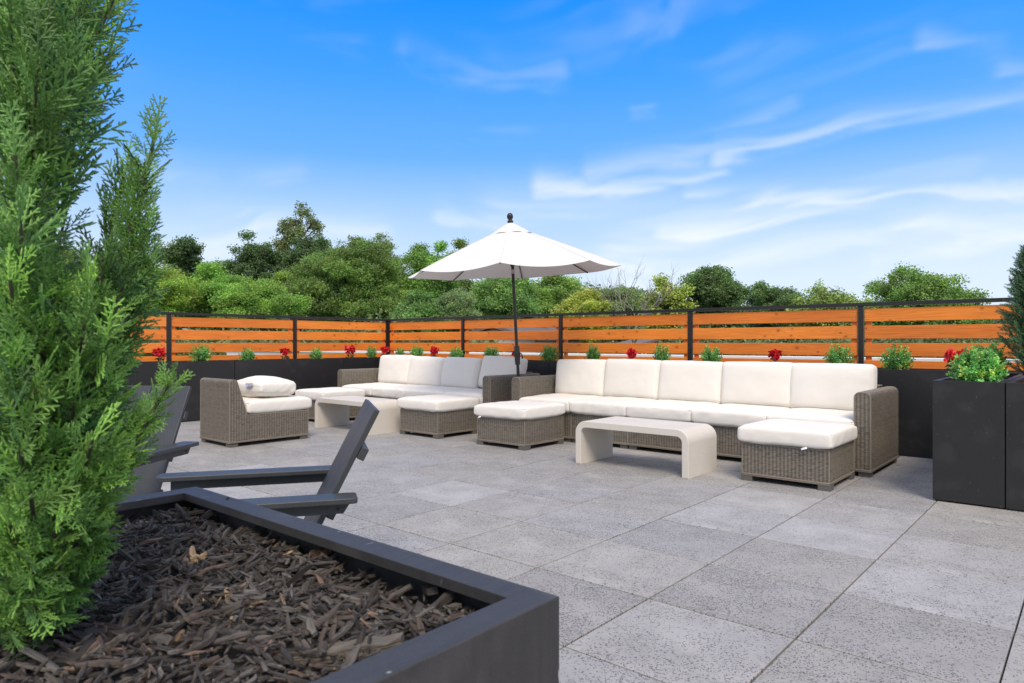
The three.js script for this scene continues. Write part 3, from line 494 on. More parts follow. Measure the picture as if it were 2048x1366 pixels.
// ---------------------------------------------------------------- umbrella
{
  const t = thing('patio_umbrella', 'open white patio umbrella with black ball finial standing between the two sofas', 'umbrella', [-5.425, 0, -6.47]);
  const lean = V(...(([x, z]) => [x, 1, z])(rel(-0.052, -0.026))).normalize(); t.quaternion.setFromUnitVectors(Y, lean);
  const R = 1.32, yr = 1.975, top = 2.565, N = 8, ang = (k) => YAW - (-6 + 45 * k) * Math.PI / 180 * -1;
  // rib k points at (lateral, depth) angle -6 + 45 k degrees
  const dirs = Array.from({ length: N }, (_, k) => { const a = (-6 + 45 * k) * Math.PI / 180, [x, z] = rel(Math.cos(a), Math.sin(a)); return V(x, 0, z); });
  const ribY = (s) => top - 0.03 - (top - yr - 0.03) * (0.93 * s + 0.07 * s * s);
  const droop = [0.015, 0.0, -0.02, 0.0, 0.03, 0.05, 0.055, 0.03];
  const face = (k, s, f) => { const a = dirs[k], b = dirs[(k + 1) % N], p = V().lerpVectors(a, b, f).multiplyScalar(R * s); const m = 4 * f * (1 - f); p.y = ribY(s) - m * s ** 3 * droop[k] - m * 0.012 * s * (1 - s); return p; };
  const grid = (fn, nu, nv) => { const pos = [], uv = [], idx = []; for (let i = 0; i <= nu; i++) for (let j = 0; j <= nv; j++) { pos.push(...fn(i / nu, j / nv).toArray()); uv.push(i / nu, j / nv); } for (let i = 0; i < nu; i++) for (let j = 0; j < nv; j++) { const q = i * (nv + 1) + j; idx.push(q, q + nv + 1, q + 1, q + 1, q + nv + 1, q + nv + 2); } const g = new THREE.BufferGeometry(); g.setAttribute('position', new THREE.Float32BufferAttribute(pos, 3)); g.setAttribute('uv', new THREE.Float32BufferAttribute(uv, 2)); g.setIndex(idx); g.computeVertexNormals(); return g; };
  for (let k = 0; k < N; k++) part('canopy_panel', grid((i, j) => face(k, 0.13 + 0.87 * i, j), 14, 10), M.canopy, t);
  const seams = [], hems = [];
  for (let k = 0; k < N; k++) { seams.push(limb(Array.from({ length: 10 }, (_, i) => face(k, 0.2 + 0.8 * i / 9, 0).add(V(0, 0.002, 0))), Array(10).fill(0.004), 5)); hems.push(limb(Array.from({ length: 13 }, (_, i) => face(k, 1, i / 12)), Array(13).fill(0.0035), 5)); }
  seams.forEach((g) => part('seam', g, M.canopy, t)); hems.forEach((g) => part('hem', g, M.canopy, t));
  for (let k = 0; k < N; k++) part('vent_panel', grid((i, j) => { const p = face(k, 0.205 * i + 0.004, j); p.y += 0.022 + 0.028 * (1 - i) - 0.03 * i * i; const m = 4 * j * (1 - j); p.y += m * 0.02 * i * i; return p; }, 5, 6), M.canopy, t);
  const hubY = yr + 0.16;
  for (let k = 0; k < N; k++) {
    const f = dirs[k], a = V().copy(f).multiplyScalar(0.05).setY(ribY(0.04) - 0.05), b = V().copy(f).multiplyScalar(R * 0.985).setY(ribY(0.985) - 0.016);
    const m = V().copy(f).multiplyScalar(R * 0.52).setY(ribY(0.52) - 0.02); const rb = part('rib', limb([a, m, b], [0.009, 0.009, 0.007], 6), M.blackMetal, t);
    part('strut', limb([V().copy(f).multiplyScalar(0.035).setY(hubY - 0.02), V().copy(f).multiplyScalar(R * 0.28).setY((hubY + m.y) / 2 - 0.01), m], [0.007, 0.007, 0.007], 6), M.blackMetal, rb);
  }
  part('pole', new THREE.CylinderGeometry(0.019, 0.019, 2.5, 20).translate(0, 1.27, 0), std({ color: C(0.022, 0.021, 0.022), roughness: 0.4 }), t);
  part('hub', new THREE.LatheGeometry([[0.02, -0.07], [0.026, -0.065], [0.03, -0.02], [0.05, 0], [0.052, 0.02], [0.03, 0.03], [0.02, 0.03]].map(([x, y]) => new THREE.Vector2(x, y)), 20).translate(0, hubY - 0.03, 0), M.blackMetal, t);
  part('tilt_collar', new THREE.CylinderGeometry(0.0235, 0.0235, 0.05, 20).translate(0, hubY - 0.16, 0), std({ color: C(0.42, 0.42, 0.42), roughness: 0.4 }), t);
  const ck = part('crank_housing', new THREE.LatheGeometry([[0.019, -0.13], [0.031, -0.125], [0.036, -0.03], [0.039, -0.02], [0.039, 0.03], [0.034, 0.035], [0.034, 0.10], [0.019, 0.105]].map(([x, y]) => new THREE.Vector2(x, y)), 18).translate(0, 0.955, 0), std({ color: C(0.03, 0.03, 0.032), roughness: 0.55 }), t);
  const [hx, hz] = rel(0.06, -0.03); part('crank_handle', limb([V(0, 0.96, 0), V(hx * 0.8, 0.965, hz * 0.8), V(hx, 0.945, hz), V(hx * 1.02, 0.90, hz * 1.02)], [0.008, 0.008, 0.008, 0.011], 8), M.blackMetal, ck);
  part('cord', new THREE.TorusGeometry(0.041, 0.004, 6, 24).rotateX(1.35).translate(0, 0.945, 0), M.blackMetal, ck);
  part('finial', new THREE.LatheGeometry([[0, 0.135], [0.02, 0.13], [0.034, 0.112], [0.039, 0.09], [0.034, 0.066], [0.022, 0.052], [0.02, 0.046], [0.035, 0.040], [0.037, 0.024], [0.030, 0.008], [0.03, -0.01], [0.0, -0.01]].map(([x, y]) => new THREE.Vector2(x, y)), 24).translate(0, top - 0.005, 0), M.blackMetal, t);
  part('base', [new THREE.CylinderGeometry(0.15, 0.165, 0.06, 32).translate(0, 0.035, 0), new THREE.CylinderGeometry(0.03, 0.03, 0.3, 20).translate(0, 0.2, 0)], M.blackMetal, t);
}

// ---------------------------------------------------------------- adirondack chairs
function adirondack(label, l, d, fl, fd) {                                                          // lateral, depth, and the way it faces
  const [x, z] = rel(l, d), [fx, fz] = rel(fl, fd), t = thing('adirondack_chair', label, 'chair', [x, 0, z], Math.atan2(fx, fz), 'dark grey slatted lounge chairs');
  const R = 27 * Math.PI / 180, tan = Math.tan(R), zp = (y) => 0.03 - (y - 0.52) * tan;
  const board = (w, h, dd, r = 0.004) => metric(new RoundedBoxGeometry(w, h, dd, 2, r));
  for (const s of [-1, 1]) {
    const a = new THREE.Shape(), w = 0.05, z1 = 0.75, z0 = -0.055; a.moveTo(-w + 0.012, z0); a.lineTo(w - 0.012, z0); a.quadraticCurveTo(w, z0, w, z0 + 0.02); a.lineTo(w, z1 - 0.03); a.quadraticCurveTo(w, z1, w - 0.03, z1); a.lineTo(-w + 0.03, z1); a.quadraticCurveTo(-w, z1, -w, z1 - 0.03); a.lineTo(-w, z0 + 0.02); a.quadraticCurveTo(-w, z0, -w + 0.012, z0);
    part('armrest', metric(new THREE.ExtrudeGeometry(a, { depth: 0.014, bevelEnabled: true, bevelSize: 0.004, bevelThickness: 0.004, bevelSegments: 2, curveSegments: 6 }).rotateX(Math.PI / 2).translate(s * 0.315, 0.516, 0)), M.poly, t);
    // rail under the arm, its rear end cut on a slant
    const q = new THREE.Shape(); q.moveTo(0.605, 0.497); q.lineTo(-0.035, 0.497); q.lineTo(-0.008, 0.455); q.lineTo(0.605, 0.455); q.lineTo(0.605, 0.497);
    const ap = part('arm_rail', metric(new THREE.ExtrudeGeometry(q, { depth: 0.022, bevelEnabled: false }).rotateY(-Math.PI / 2).translate(s * 0.315 + 0.011 - s * 0.0, 0, 0)), M.poly, t);
    for (const k of [-1, 1]) part('bolt', new THREE.CylinderGeometry(0.006, 0.006, 0.004, 10).rotateZ(Math.PI / 2).translate(s * 0.315 + k * 0.0125, 0.474, 0.012), M.blackMetal, ap);
    const lg = part('front_leg', board(0.024, 0.496, 0.1).translate(s * 0.315, 0.248, 0.65), M.poly, t);
    for (const k of [-1, 1]) part('bolt', new THREE.CylinderGeometry(0.006, 0.006, 0.004, 10).rotateZ(Math.PI / 2).translate(s * 0.315 + k * 0.0135, 0.462, 0.625), M.blackMetal, lg);
    // stringer from the front of the seat to the ground behind
    const p = new THREE.Shape(); p.moveTo(0.76, 0.30); p.lineTo(0.76, 0.36); p.lineTo(0.15, 0.21); p.lineTo(-0.26, 0.05); p.lineTo(-0.26, 0); p.lineTo(-0.16, 0); p.lineTo(0.16, 0.14); p.lineTo(0.76, 0.30);
    part('stringer', metric(new THREE.ExtrudeGeometry(p, { depth: 0.024, bevelEnabled: false }).rotateY(-Math.PI / 2).translate(s * 0.272 + 0.012, 0, 0)), M.poly, t);
    // back board
    const y0 = 0.17, y1 = 0.835, L = (y1 - y0) / Math.cos(R), b = part('back_board', board(0.2520, L, 0.022, 0.004), M.poly, t); b.position.set(s * 0.1278, (y0 + y1) / 2, zp((y0 + y1) / 2) - 0.011); b.rotation.x = -R;
  }
  for (const y of [0.665, 0.44, 0.25]) { const b = part('cross_brace', board(y === 0.665 ? 0.52 : 0.5, 0.05, 0.03), M.poly, t); b.position.set(0, y, zp(y) - 0.041); b.rotation.x = -R; }
  for (let k = 0; k < 5; k++) { const zz = 0.27 + k * 0.115, b = part('seat_slat', board(0.57, 0.02, 0.105), M.poly, t); b.position.set(0, 0.362 - (0.76 - zz) * 0.246 + 0.008, zz); b.rotation.x = -0.24; }
  part('seat_front', board(0.57, 0.07, 0.022).translate(0, 0.325, 0.775), M.poly, t);
}
adirondack('dark grey lounge chair seen side-on, its slanted back rising beside the near planter', -0.735, 2.885, -0.960, -0.280);
adirondack('dark grey lounge chair turned to the camera, half hidden behind the big evergreen', -2.20, 4.0, -0.156, -0.988);
// ---------------------------------------------------------------- small plants in the boxes
// leaf: a folded lozenge along +y; bends and tints are baked into the merged geometry
function leafBlade(L, w, fold = 0.25, curl = 0.15) {
  const p = [[0, 0, 0], [-w / 2, L * 0.5, fold * w], [0, L * 0.55, 0], [w / 2, L * 0.5, fold * w], [0, L, -curl * L]], f = [0, 2, 1, 0, 3, 2, 1, 2, 4, 2, 3, 4], a = [];
  for (const i of f) a.push(...p[i]);
  const g = new THREE.BufferGeometry(); g.setAttribute('position', new THREE.Float32BufferAttribute(a, 3)); g.computeVertexNormals(); return g;
}
function scatter(list) {                                                                          // list of [geometry, matrix, colour]
  let n = 0; for (const [g] of list) n += g.attributes.position.count;
  const pos = new Float32Array(n * 3), nor = new Float32Array(n * 3), col = new Float32Array(n * 3), v = V(), N3 = new THREE.Matrix3(); let o = 0;
  for (const [g, m, c] of list) { const p = g.attributes.position, q = g.attributes.normal; N3.getNormalMatrix(m); for (let i = 0; i < p.count; i++, o += 3) { v.fromBufferAttribute(p, i).applyMatrix4(m).toArray(pos, o); v.fromBufferAttribute(q, i).applyMatrix3(N3).normalize().toArray(nor, o); col[o] = c[0]; col[o + 1] = c[1]; col[o + 2] = c[2]; } }
  const g = new THREE.BufferGeometry(); g.setAttribute('position', new THREE.BufferAttribute(pos, 3)); g.setAttribute('normal', new THREE.BufferAttribute(nor, 3)); g.setAttribute('color', new THREE.BufferAttribute(col, 3)); g.setAttribute('uv', new THREE.BufferAttribute(new Float32Array(n * 2), 2)); return g;
}
const aim = (d, roll) => new THREE.Quaternion().setFromUnitVectors(Y, d).multiply(new THREE.Quaternion().setFromAxisAngle(Y, roll));
const sphereDir = (r) => { const z = r() * 2 - 1, a = r() * 6.283, q = Math.sqrt(1 - z * z); return V(q * Math.cos(a), z, q * Math.sin(a)); };
function boxwood(seed, { rad = 0.15, height = 0.27, sprigs = 84, leaves = 24, bright = 2.5, lop = 0, leaf = 0.019 } = {}) {
  const r = rng(seed), fol = [], st = [], t = new THREE.Group(), blades = [leafBlade(leaf, leaf * 0.72), leafBlade(leaf * 0.8, leaf * 0.66, 0.35, 0.3)];
  for (let k = 0; k < sprigs; k++) {
    const a = r() * 6.283, up = Math.pow(r(), 0.7), q = Math.sqrt(1 - (up * 0.9) ** 2) * (0.55 + 0.5 * r()), tip = V(Math.cos(a) * rad * q * (1 + lop * Math.cos(a)), height * (0.16 + 0.86 * up * (0.82 + 0.3 * r())), Math.sin(a) * rad * q), root = V(tip.x * 0.2, height * 0.08, tip.z * 0.2), mid = V().lerpVectors(root, tip, 0.55).add(V(0, height * 0.06, 0));
    st.push(limb([root, mid, tip], [0.0016, 0.0012, 0.0006], 4)); const ax = V().subVectors(tip, mid).normalize(), tone = 0.65 + 0.65 * r(), yel = r() < 0.16 ? 1 : 0;
    for (let j = 0; j < leaves; j++) {
      const s = 0.35 + 0.68 * j / leaves, c = (s < 0.55 ? V().lerpVectors(root, mid, s / 0.55) : V().lerpVectors(mid, tip, (s - 0.55) / 0.45)).addScaledVector(sphereDir(r), 0.011), dv = V().copy(ax).multiplyScalar(0.35 + 0.4 * (j / leaves)).addScaledVector(sphereDir(r), 0.95).add(V(0, 0.1, 0)).normalize(), u = tone * (0.7 + 0.6 * r()) * bright;
      fol.push([blades[j % 2], new THREE.Matrix4().compose(c, aim(dv, r() * 6.283), V(1, 1, 1).multiplyScalar(0.75 + 0.5 * r())), yel ? [0.20 * u, 0.27 * u, 0.05 * u] : [0.070 * u, 0.185 * u, 0.042 * u]]);
    }
  }
  part('foliage', scatter(fol), M.leafSmall, t, 'stuff'); part('stem', st, M.bark, t); return t;
}
const petalG = (() => { const g = new THREE.PlaneGeometry(1, 1, 2, 2), p = g.attributes.position; for (let i = 0; i < p.count; i++) { const x = p.getX(i), y = p.getY(i) + 0.5; p.setXYZ(i, x * (y < 0.1 ? 0.35 : y > 0.9 ? 0.7 : 1), y, 0.35 * x * x + 0.25 * y * y); } const q = g.toNonIndexed(); q.computeVertexNormals(); return q; })();
function begonia(seed) {
  const r = rng(seed), t = new THREE.Group(), st = [], lv = [], big = leafBlade(0.075, 0.055, 0.2, 0.35);
  for (let k = 0; k < 13; k++) { const a = r() * 6.283, h = 0.02 + 0.085 * r(), d = V(Math.cos(a), 0.15 + 0.6 * r(), Math.sin(a)).normalize(), u = 0.7 + 0.6 * r(), green = k % 3 ? [0.035 * u, 0.085 * u, 0.04 * u] : [0.09 * u, 0.14 * u, 0.10 * u]; lv.push([big, new THREE.Matrix4().compose(V(Math.cos(a) * 0.012, h, Math.sin(a) * 0.012), aim(d, r() * 6.283), V(1, 1, 1).multiplyScalar(0.6 + 0.5 * r())), green]); }
  const n = 5 + Math.floor(r() * 3);
  for (let k = 0; k < n; k++) {
    const a = k * 2.4 + r(), q = 0.022 + 0.038 * r(), c = V(Math.cos(a) * q, 0.135 + 0.09 * (k / n) + 0.02 * r(), Math.sin(a) * q), pet = [];
    st.push(limb([V(0, 0.01, 0), V(c.x * 0.4, c.y * 0.6, c.z * 0.4), c], [0.002, 0.0016, 0.0012], 4));
    for (let j = 0; j < 26; j++) { const d = sphereDir(r); d.y = d.y * 0.8 + 0.25; d.normalize(); const u = 0.75 + 0.5 * r(), s = 0.021 + 0.018 * r(); pet.push([petalG, new THREE.Matrix4().compose(V().copy(c).addScaledVector(d, 0.005 + 0.010 * r()), aim(d, r() * 6.283), V(s, s, s)), r() < 0.12 ? [0.62 * u, 0.05 * u, 0.06 * u] : [0.72 * u, 0.012 * u, 0.026 * u]]); }
    part('blossom', scatter(pet), M.leafSmall, t);
  }
  part('leaf_cluster', scatter(lv), M.leafSmall, t); part('stem', st, std({ color: C(0.06, 0.11, 0.04), roughness: 0.7 }), t); return t;
}
{
  const bw = [boxwood(11), boxwood(12, { lop: 0.3, height: 0.225, rad: 0.14 }), boxwood(13, { height: 0.27, rad: 0.112, sprigs: 74 })], bg = [begonia(21), begonia(22)];
  const onR = (px, z = -7.72) => { const k = (px - 1024) / FP, d = -z / (CA + k * SA); return [at(px, d)[0], 0.775, z]; };
  const onL = (px, x = -9.78) => { const k = (px - 1024) / FP, d = -x / (SA - k * CA); return [x, 0.775, at(px, d)[1]]; };
  const first = {};
  const plant = (protos, k, kind, name, label, pos, s, group) => { const src = protos[k]; let o; if (!first[name + k]) { first[name + k] = o = src; o.name = numbered(name); scene.add(o); tag(o, label, kind, group); o.position.set(...pos); o.rotation.y = pos[0] * 5 + pos[2] * 3; o.scale.setScalar(s); } else { o = copy(src, label, pos, pos[0] * 5 + pos[2] * 3, s); } return o; };
  const SG = 'small green shrubs in the fence planters', FG = 'red flowers in the fence planters';
  for (const [k, px, side, s, label] of [
    [0, 247, 'L', 1.0, 'green boxwood at the left edge of the fence, partly behind the big evergreen'],
    [0, 402, 'L', 1.12, 'round green boxwood on the left fence just above the wicker chair back'],
    [1, 497, 'L', 1.0, 'low green boxwood on the left fence above the loose cushion of the wicker chair'],
    [1, 632, 'L', 0.98, 'green boxwood on the left fence right of the second black fence post'],
    [2, 743, 'L', 0.95, 'narrow green boxwood left of the red flowers at the fence corner'],
    [2, 800, 'R', 0.85, 'narrow green boxwood just right of the red flowers at the fence corner'],
    [0, 834, 'R', 1.0, 'round green boxwood behind the left sofa, just left of a red flower'],
    [1, 913, 'R', 1.02, 'low green boxwood at the first black post right of the fence corner'],
    [0, 983, 'R', 1.0, 'round green boxwood behind the rightmost cushion of the left sofa'],
    [0, 1100, 'R', 1.08, 'round green boxwood between the umbrella pole and the right sofa cushions'],
    [2, 1186, 'R', 1.04, 'pointed green boxwood behind the leftmost cushion of the right sofa'],
    [2, 1323, 'R', 1.08, 'pointed green boxwood behind the third cushion of the right sofa'],
    [0, 1423, 'R', 1.05, 'round green boxwood just right of the post behind the right sofa'],
    [0, 1678, 'R', 1.12, 'broad green boxwood behind the rightmost cushion of the right sofa'],
    [1, 1797, 'R', 1.22, 'broad green boxwood on its own right of the right sofa and its last post'],
  ]) plant(bw, k, 'shrub', 'boxwood_shrub', label, side === 'L' ? onL(px) : onR(px), s, SG);
  for (const [k, px, side, s, label] of [
    [0, 320, 'L', 1.0, 'red flowers at the leftmost visible fence post, beside the big evergreen'],
    [1, 570, 'L', 0.98, 'red flowers just left of the second post of the left fence'],
    [0, 700, 'L', 1.08, 'red flowers on the left fence just above the left sofa arm'],
    [1, 770, 'R', 1.05, 'red flowers in the very corner of the two fences'],
    [0, 868, 'R', 1.02, 'red flowers behind the middle of the left sofa between two boxwoods'],
    [1, 1032, 'R', 0.85, 'red flowers partly hidden behind the umbrella pole'],
    [0, 1263, 'R', 0.98, 'red flowers behind the second cushion of the right sofa'],
    [1, 1551, 'R', 1.02, 'red flowers behind the fourth cushion of the right sofa'],
    [0, 1909, 'R', 1.02, 'red flowers beside the bright shrubs of the right hand planter'],
  ]) plant(bg, k, 'flowers', 'red_begonia', label, side === 'L' ? onL(px) : onR(px), s, FG);
  const f1 = boxwood(31, { rad: 0.185, height: 0.27, sprigs: 150, leaves: 22, bright: 3.0, leaf: 0.028 }); f1.name = numbered('boxwood_shrub'); f1.position.set(-0.655, 0.775, -5.72); scene.add(f1); tag(f1, 'bright green leafy shrub at the front of the tall right planter', 'shrub');
  const f2 = boxwood(32, { rad: 0.155, height: 0.30, sprigs: 120, leaves: 22, bright: 2.6, leaf: 0.027 }); f2.name = numbered('boxwood_shrub'); f2.position.set(-0.64, 0.775, -6.22); scene.add(f2); tag(f2, 'leafy shrub behind the bright one, next to the dark upright evergreen', 'shrub');
}

// ---------------------------------------------------------------- upright evergreen at the right edge
{
  const r = rng(515), t = thing('upright_evergreen', 'dark narrow upright evergreen in the planter at the right edge', 'evergreen', [-0.355, 0.775, -6.12]), H = 1.03, axis = [];
  // sprig: a short shoot bristling with needles
  const sprig = []; { const nd = leafBlade(0.017, 0.0038, 0.1, 0.1), q = rng(3); for (let k = 0; k < 46; k++) { const s = k / 46, a = k * 2.4, d = V(Math.cos(a), 0.75 + 0.5 * s, Math.sin(a)).normalize(); sprig.push([nd, new THREE.Matrix4().compose(V(0, s * 0.055, 0), aim(d, q() * 6), V(1, 1, 1).multiplyScalar(1 - 0.3 * s)), [1, 1, 1]]); } }
  const list = [], st = [];
  for (let k = 0; k < 260; k++) {
    const s = Math.pow(k / 260, 0.85), y = 0.03 + s * (H - 0.12), a = k * 2.399, reach = (0.205 * Math.pow(1 - s, 0.62) * sstep(-0.25, 0.22, s) + 0.015) * (0.8 + 0.4 * r()), d0 = V(Math.cos(a), 0, Math.sin(a)), root = V(0, y, 0), tip = V(d0.x * reach, y + 0.05 + reach * (0.55 + 0.5 * r()), d0.z * reach), mid = V().lerpVectors(root, tip, 0.5).add(V(0, -0.015, 0));
    st.push(limb([root, mid, tip], [0.003, 0.002, 0.001], 4)); const tone = 0.65 + 0.6 * r();
    for (let j = 0; j < 9; j++) { const q = 0.18 + 0.84 * j / 9, c = q < 0.5 ? V().lerpVectors(root, mid, q * 2) : V().lerpVectors(mid, tip, q * 2 - 1), d = V().copy(d0).multiplyScalar(0.75).add(V(0, 0.75, 0)).addScaledVector(sphereDir(r), 0.6).normalize(); list.push([new THREE.Matrix4().compose(c, aim(d, r() * 6.283), V(1, 1, 1).multiplyScalar(0.7 + 0.5 * r())), C(0.085 * tone * (0.8 + 0.4 * r()), 0.19 * tone, 0.072 * tone)]); }
  }
  const g = scatter(sprig), im = new THREE.InstancedMesh(g, M.needle, list.length); im.name = 'foliage'; im.userData.kind = 'stuff'; list.forEach(([m, c], k) => { im.setMatrixAt(k, m); im.setColorAt(k, c); }); t.add(im);
  part('trunk', limb([V(0, -0.02, 0), V(0.004, H * 0.5, 0.003), V(0, H - 0.06, 0)], [0.013, 0.008, 0.002], 7), M.bark, t); part('branch', st, M.bark, t, 'stuff');
}

// ---------------------------------------------------------------- the big evergreen in the near planter
{
  const r = rng(909), bx = -0.955, bz = -0.245, t = thing('large_evergreen', 'large feathery evergreen rising from the mulch at the left, closest to the camera', 'evergreen', [bx, NP.h - 0.05, bz]), O = V(bx, NP.h - 0.05, bz);
  // flat spray: a shoot with alternate side shoots, each set with short blunt leaflets
  const seg = (list, a, b, w0, w1, c) => {
    const d = V().subVectors(b, a), L = d.length(); d.normalize(); const q = aim(d, 0), m = new THREE.Matrix4().compose(a, q, V(1, 1, 1)), P = [[-w0, 0, 0], [0, 0, w0 * 0.75], [w0, 0, 0], [0, 0, -w0 * 0.75], [-w1, L * 0.8, 0], [0, L * 0.8, w1 * 0.75], [w1, L * 0.8, 0], [0, L * 0.8, -w1 * 0.75], [0, L, 0]].map((p) => V(...p).applyMatrix4(m));
    for (let k = 0; k < 4; k++) { const n = (k + 1) % 4; for (const [x, y, z] of [[k, n, 4 + n], [k, 4 + n, 4 + k], [4 + k, 4 + n, 8]]) { list.pos.push(...P[x].toArray(), ...P[y].toArray(), ...P[z].toArray()); for (let i = 0; i < 3; i++) list.col.push(...c); } }
  };
  const sprays = [];
  for (let v = 0; v < 6; v++) {
    const q = rng(700 + v), out = { pos: [], col: [] }, L = 0.092 + 0.02 * q(), bend = (q() - 0.5) * 0.25, at0 = (s) => V(bend * L * s * s, L * s, 0.12 * L * s * s), n = 9; let prev = at0(0);
    for (let k = 1; k <= n; k++) {
      const s = k / n, p = at0(s); seg(out, prev, p, 0.0021 - 0.0006 * s, 0.0019 - 0.0006 * s, [0.85, 0.85, 0.85]);
      const sd = k % 2 ? 1 : -1, l2 = 0.046 * Math.pow(1 - s, 0.5) * (0.65 + 0.6 * q()) + 0.009, ang = (0.5 + 0.28 * q()) * sd, d2 = V(Math.sin(ang), Math.cos(ang), 0.18 + 0.25 * (q() - 0.5)).normalize(), m2 = Math.max(2, Math.round(l2 / 0.0078)); let p2 = prev.clone();
      for (let j = 1; j <= m2; j++) {
        const e = V().copy(prev).addScaledVector(d2, l2 * j / m2).add(V(-sd * 0.002 * (j / m2) ** 2, 0.004 * (j / m2) ** 2, 0)); seg(out, p2, e, 0.0020, j === m2 ? 0.0012 : 0.0018, [1, 1, 1]);
        if (j < m2 && q() < 0.85) { const s3 = j % 2 ? 1 : -1, a3 = ang + s3 * (0.5 + 0.3 * q()), l3 = (0.009 + 0.010 * q()) * (1 - 0.3 * j / m2), d3 = V(Math.sin(a3), Math.cos(a3), 0.25 * (q() - 0.3)).normalize(); seg(out, p2, V().copy(p2).addScaledVector(d3, l3), 0.0019, 0.0014, [1.12, 1.12, 1.0]); }
        p2 = e;
      }
      prev = p;
    }
    const g = new THREE.BufferGeometry(); g.setAttribute('position', new THREE.Float32BufferAttribute(out.pos, 3)); g.setAttribute('color', new THREE.Float32BufferAttribute(out.col, 3)); g.setAttribute('uv', new THREE.Float32BufferAttribute(new Float32Array(out.pos.length / 3 * 2), 2)); g.computeVertexNormals(); sprays.push(g);
  }
  const lists = sprays.map(() => []), st = [];
  // a plume: a branch clothed in sprays from its lower part to the tip. W: how far sprays spread; hue 0 dark .. 1 fresh
  function plume(root, tip, { lift = 0.06, scale = 1, hue = 0.5, step = 0.0085, from = 0.2 } = {}) {
    const hueJ = (r() - 0.5) * 0.45, mid = V().lerpVectors(root, tip, 0.55); mid.y -= lift * root.distanceTo(tip); const cv = new THREE.CatmullRomCurve3([root, mid, tip]), L = cv.getLength(), n = Math.max(6, Math.round(L / step));
    st.push(limb(cv.getPoints(8).map((p) => p.sub(O)), Array.from({ length: 9 }, (_, k) => lerp(0.0045, 0.0012, k / 8) * (L > 0.25 ? 1.3 : 1)), 5));
    for (let k = 0; k <= n; k++) {
      const s = from + (1 - from) * k / n, p = cv.getPoint(s), d = cv.getTangent(s), a = k * 2.399 + r(), side = V().crossVectors(d, V(0.3, 0.9, 0.2)).normalize(), nn = V().crossVectors(side, d), spread = k === n ? 0 : (0.55 + 0.35 * r()), dv = V().copy(d).addScaledVector(side, Math.cos(a) * spread).addScaledVector(nn, Math.sin(a) * spread).add(V(0, 0.12, 0)).normalize();
      const sc = scale * (0.66 + 0.4 * r()) * (1 - 0.42 * s), hv = clamp(0.50 + hueJ + (r() - 0.5) * 0.55 + (s > 0.8 ? 0.15 : 0)), u = 0.55 + 0.75 * r();
      lists[Math.floor(r() * 6)].push([new THREE.Matrix4().compose(p.sub(O), aim(dv, r() * 6.283), V(sc, sc, sc)), C(lerp(0.036, 0.29, hv) * u, lerp(0.125, 0.56, hv) * u, lerp(0.058, 0.095, hv) * u)]);
    }
  }
  const at3 = (px, py, d) => { const [x, z] = at(px, d); return V(x, hgt(py, d), z); }, stem = (y) => V(bx + 0.02 * Math.sin(y * 7), y, bz + 0.02 * Math.cos(y * 5));
  // branches that make the outline on the right
  for (const [px, py, d, y0, hue, o] of [
    [250, -40, 0.80, 1.30, 0, { step: 0.016 }], [200, -90, 0.77, 1.32, 0, { step: 0.014 }], [140, -60, 0.84, 1.3, 0, { step: 0.016 }], [232, 85, 0.82, 1.26, 0, { step: 0.016 }], [184, 190, 0.84, 1.2, 0, { step: 0.02 }], [172, 285, 0.86, 1.15, 0, { step: 0.026, scale: 0.95 }], [150, 390, 0.88, 1.10, 0, { step: 0.028, scale: 0.95 }],
    [108, 455, 0.84, 1.06, 0, { step: 0.028, scale: 0.95 }], [322, 250, 0.80, 0.93, 0, { lift: 0.22, from: 0.36, step: 0.0085, scale: 0.8 }], [300, 330, 0.78, 0.93, 0, { lift: 0.12, from: 0.5, step: 0.010, scale: 0.75 }], [262, 330, 0.82, 0.92, 0, { from: 0.45, step: 0.010, scale: 0.8 }], [308, 430, 0.78, 0.92, 0, { from: 0.5, scale: 0.75, step: 0.010 }], [316, 510, 0.79, 0.91, 0, { from: 0.5, step: 0.010, scale: 0.8 }], [262, 545, 0.75, 0.90, 0, { step: 0.011, scale: 0.85 }],
    [225, 500, 0.74, 0.92, 0, { step: 0.011 }], [180, 560, 0.71, 0.93, 0, {}], [222, 630, 0.78, 0.88, 0, { scale: 0.85 }], [232, 700, 0.83, 0.87, 0, { scale: 0.85 }],
    [352, 742, 0.71, 0.86, 0, { from: 0.5, scale: 0.55, lift: 0.10, step: 0.0075 }], [285, 815, 0.73, 0.86, 0, { from: 0.45, scale: 0.7 }], [222, 780, 0.76, 0.85, 0, { scale: 0.85 }], [232, 868, 0.68, 0.84, 0, { scale: 0.8 }], [222, 925, 0.67, 0.83, 0, { scale: 0.8 }], [214, 985, 0.70, 0.82, 0, { scale: 0.8 }], [200, 1045, 0.70, 0.81, 0, { scale: 0.75 }], [176, 1110, 0.69, 0.80, 0, { scale: 0.75 }], [150, 1165, 0.70, 0.79, 0, { scale: 0.7, lift: -0.05 }], [112, 1215, 0.70, 0.785, 0, { scale: 0.7, lift: -0.08 }], [70, 1255, 0.70, 0.78, 0, { scale: 0.7, lift: -0.1 }],
  ]) plume(stem(y0), at3(px - 14, py + 22, d), { hue, ...o });
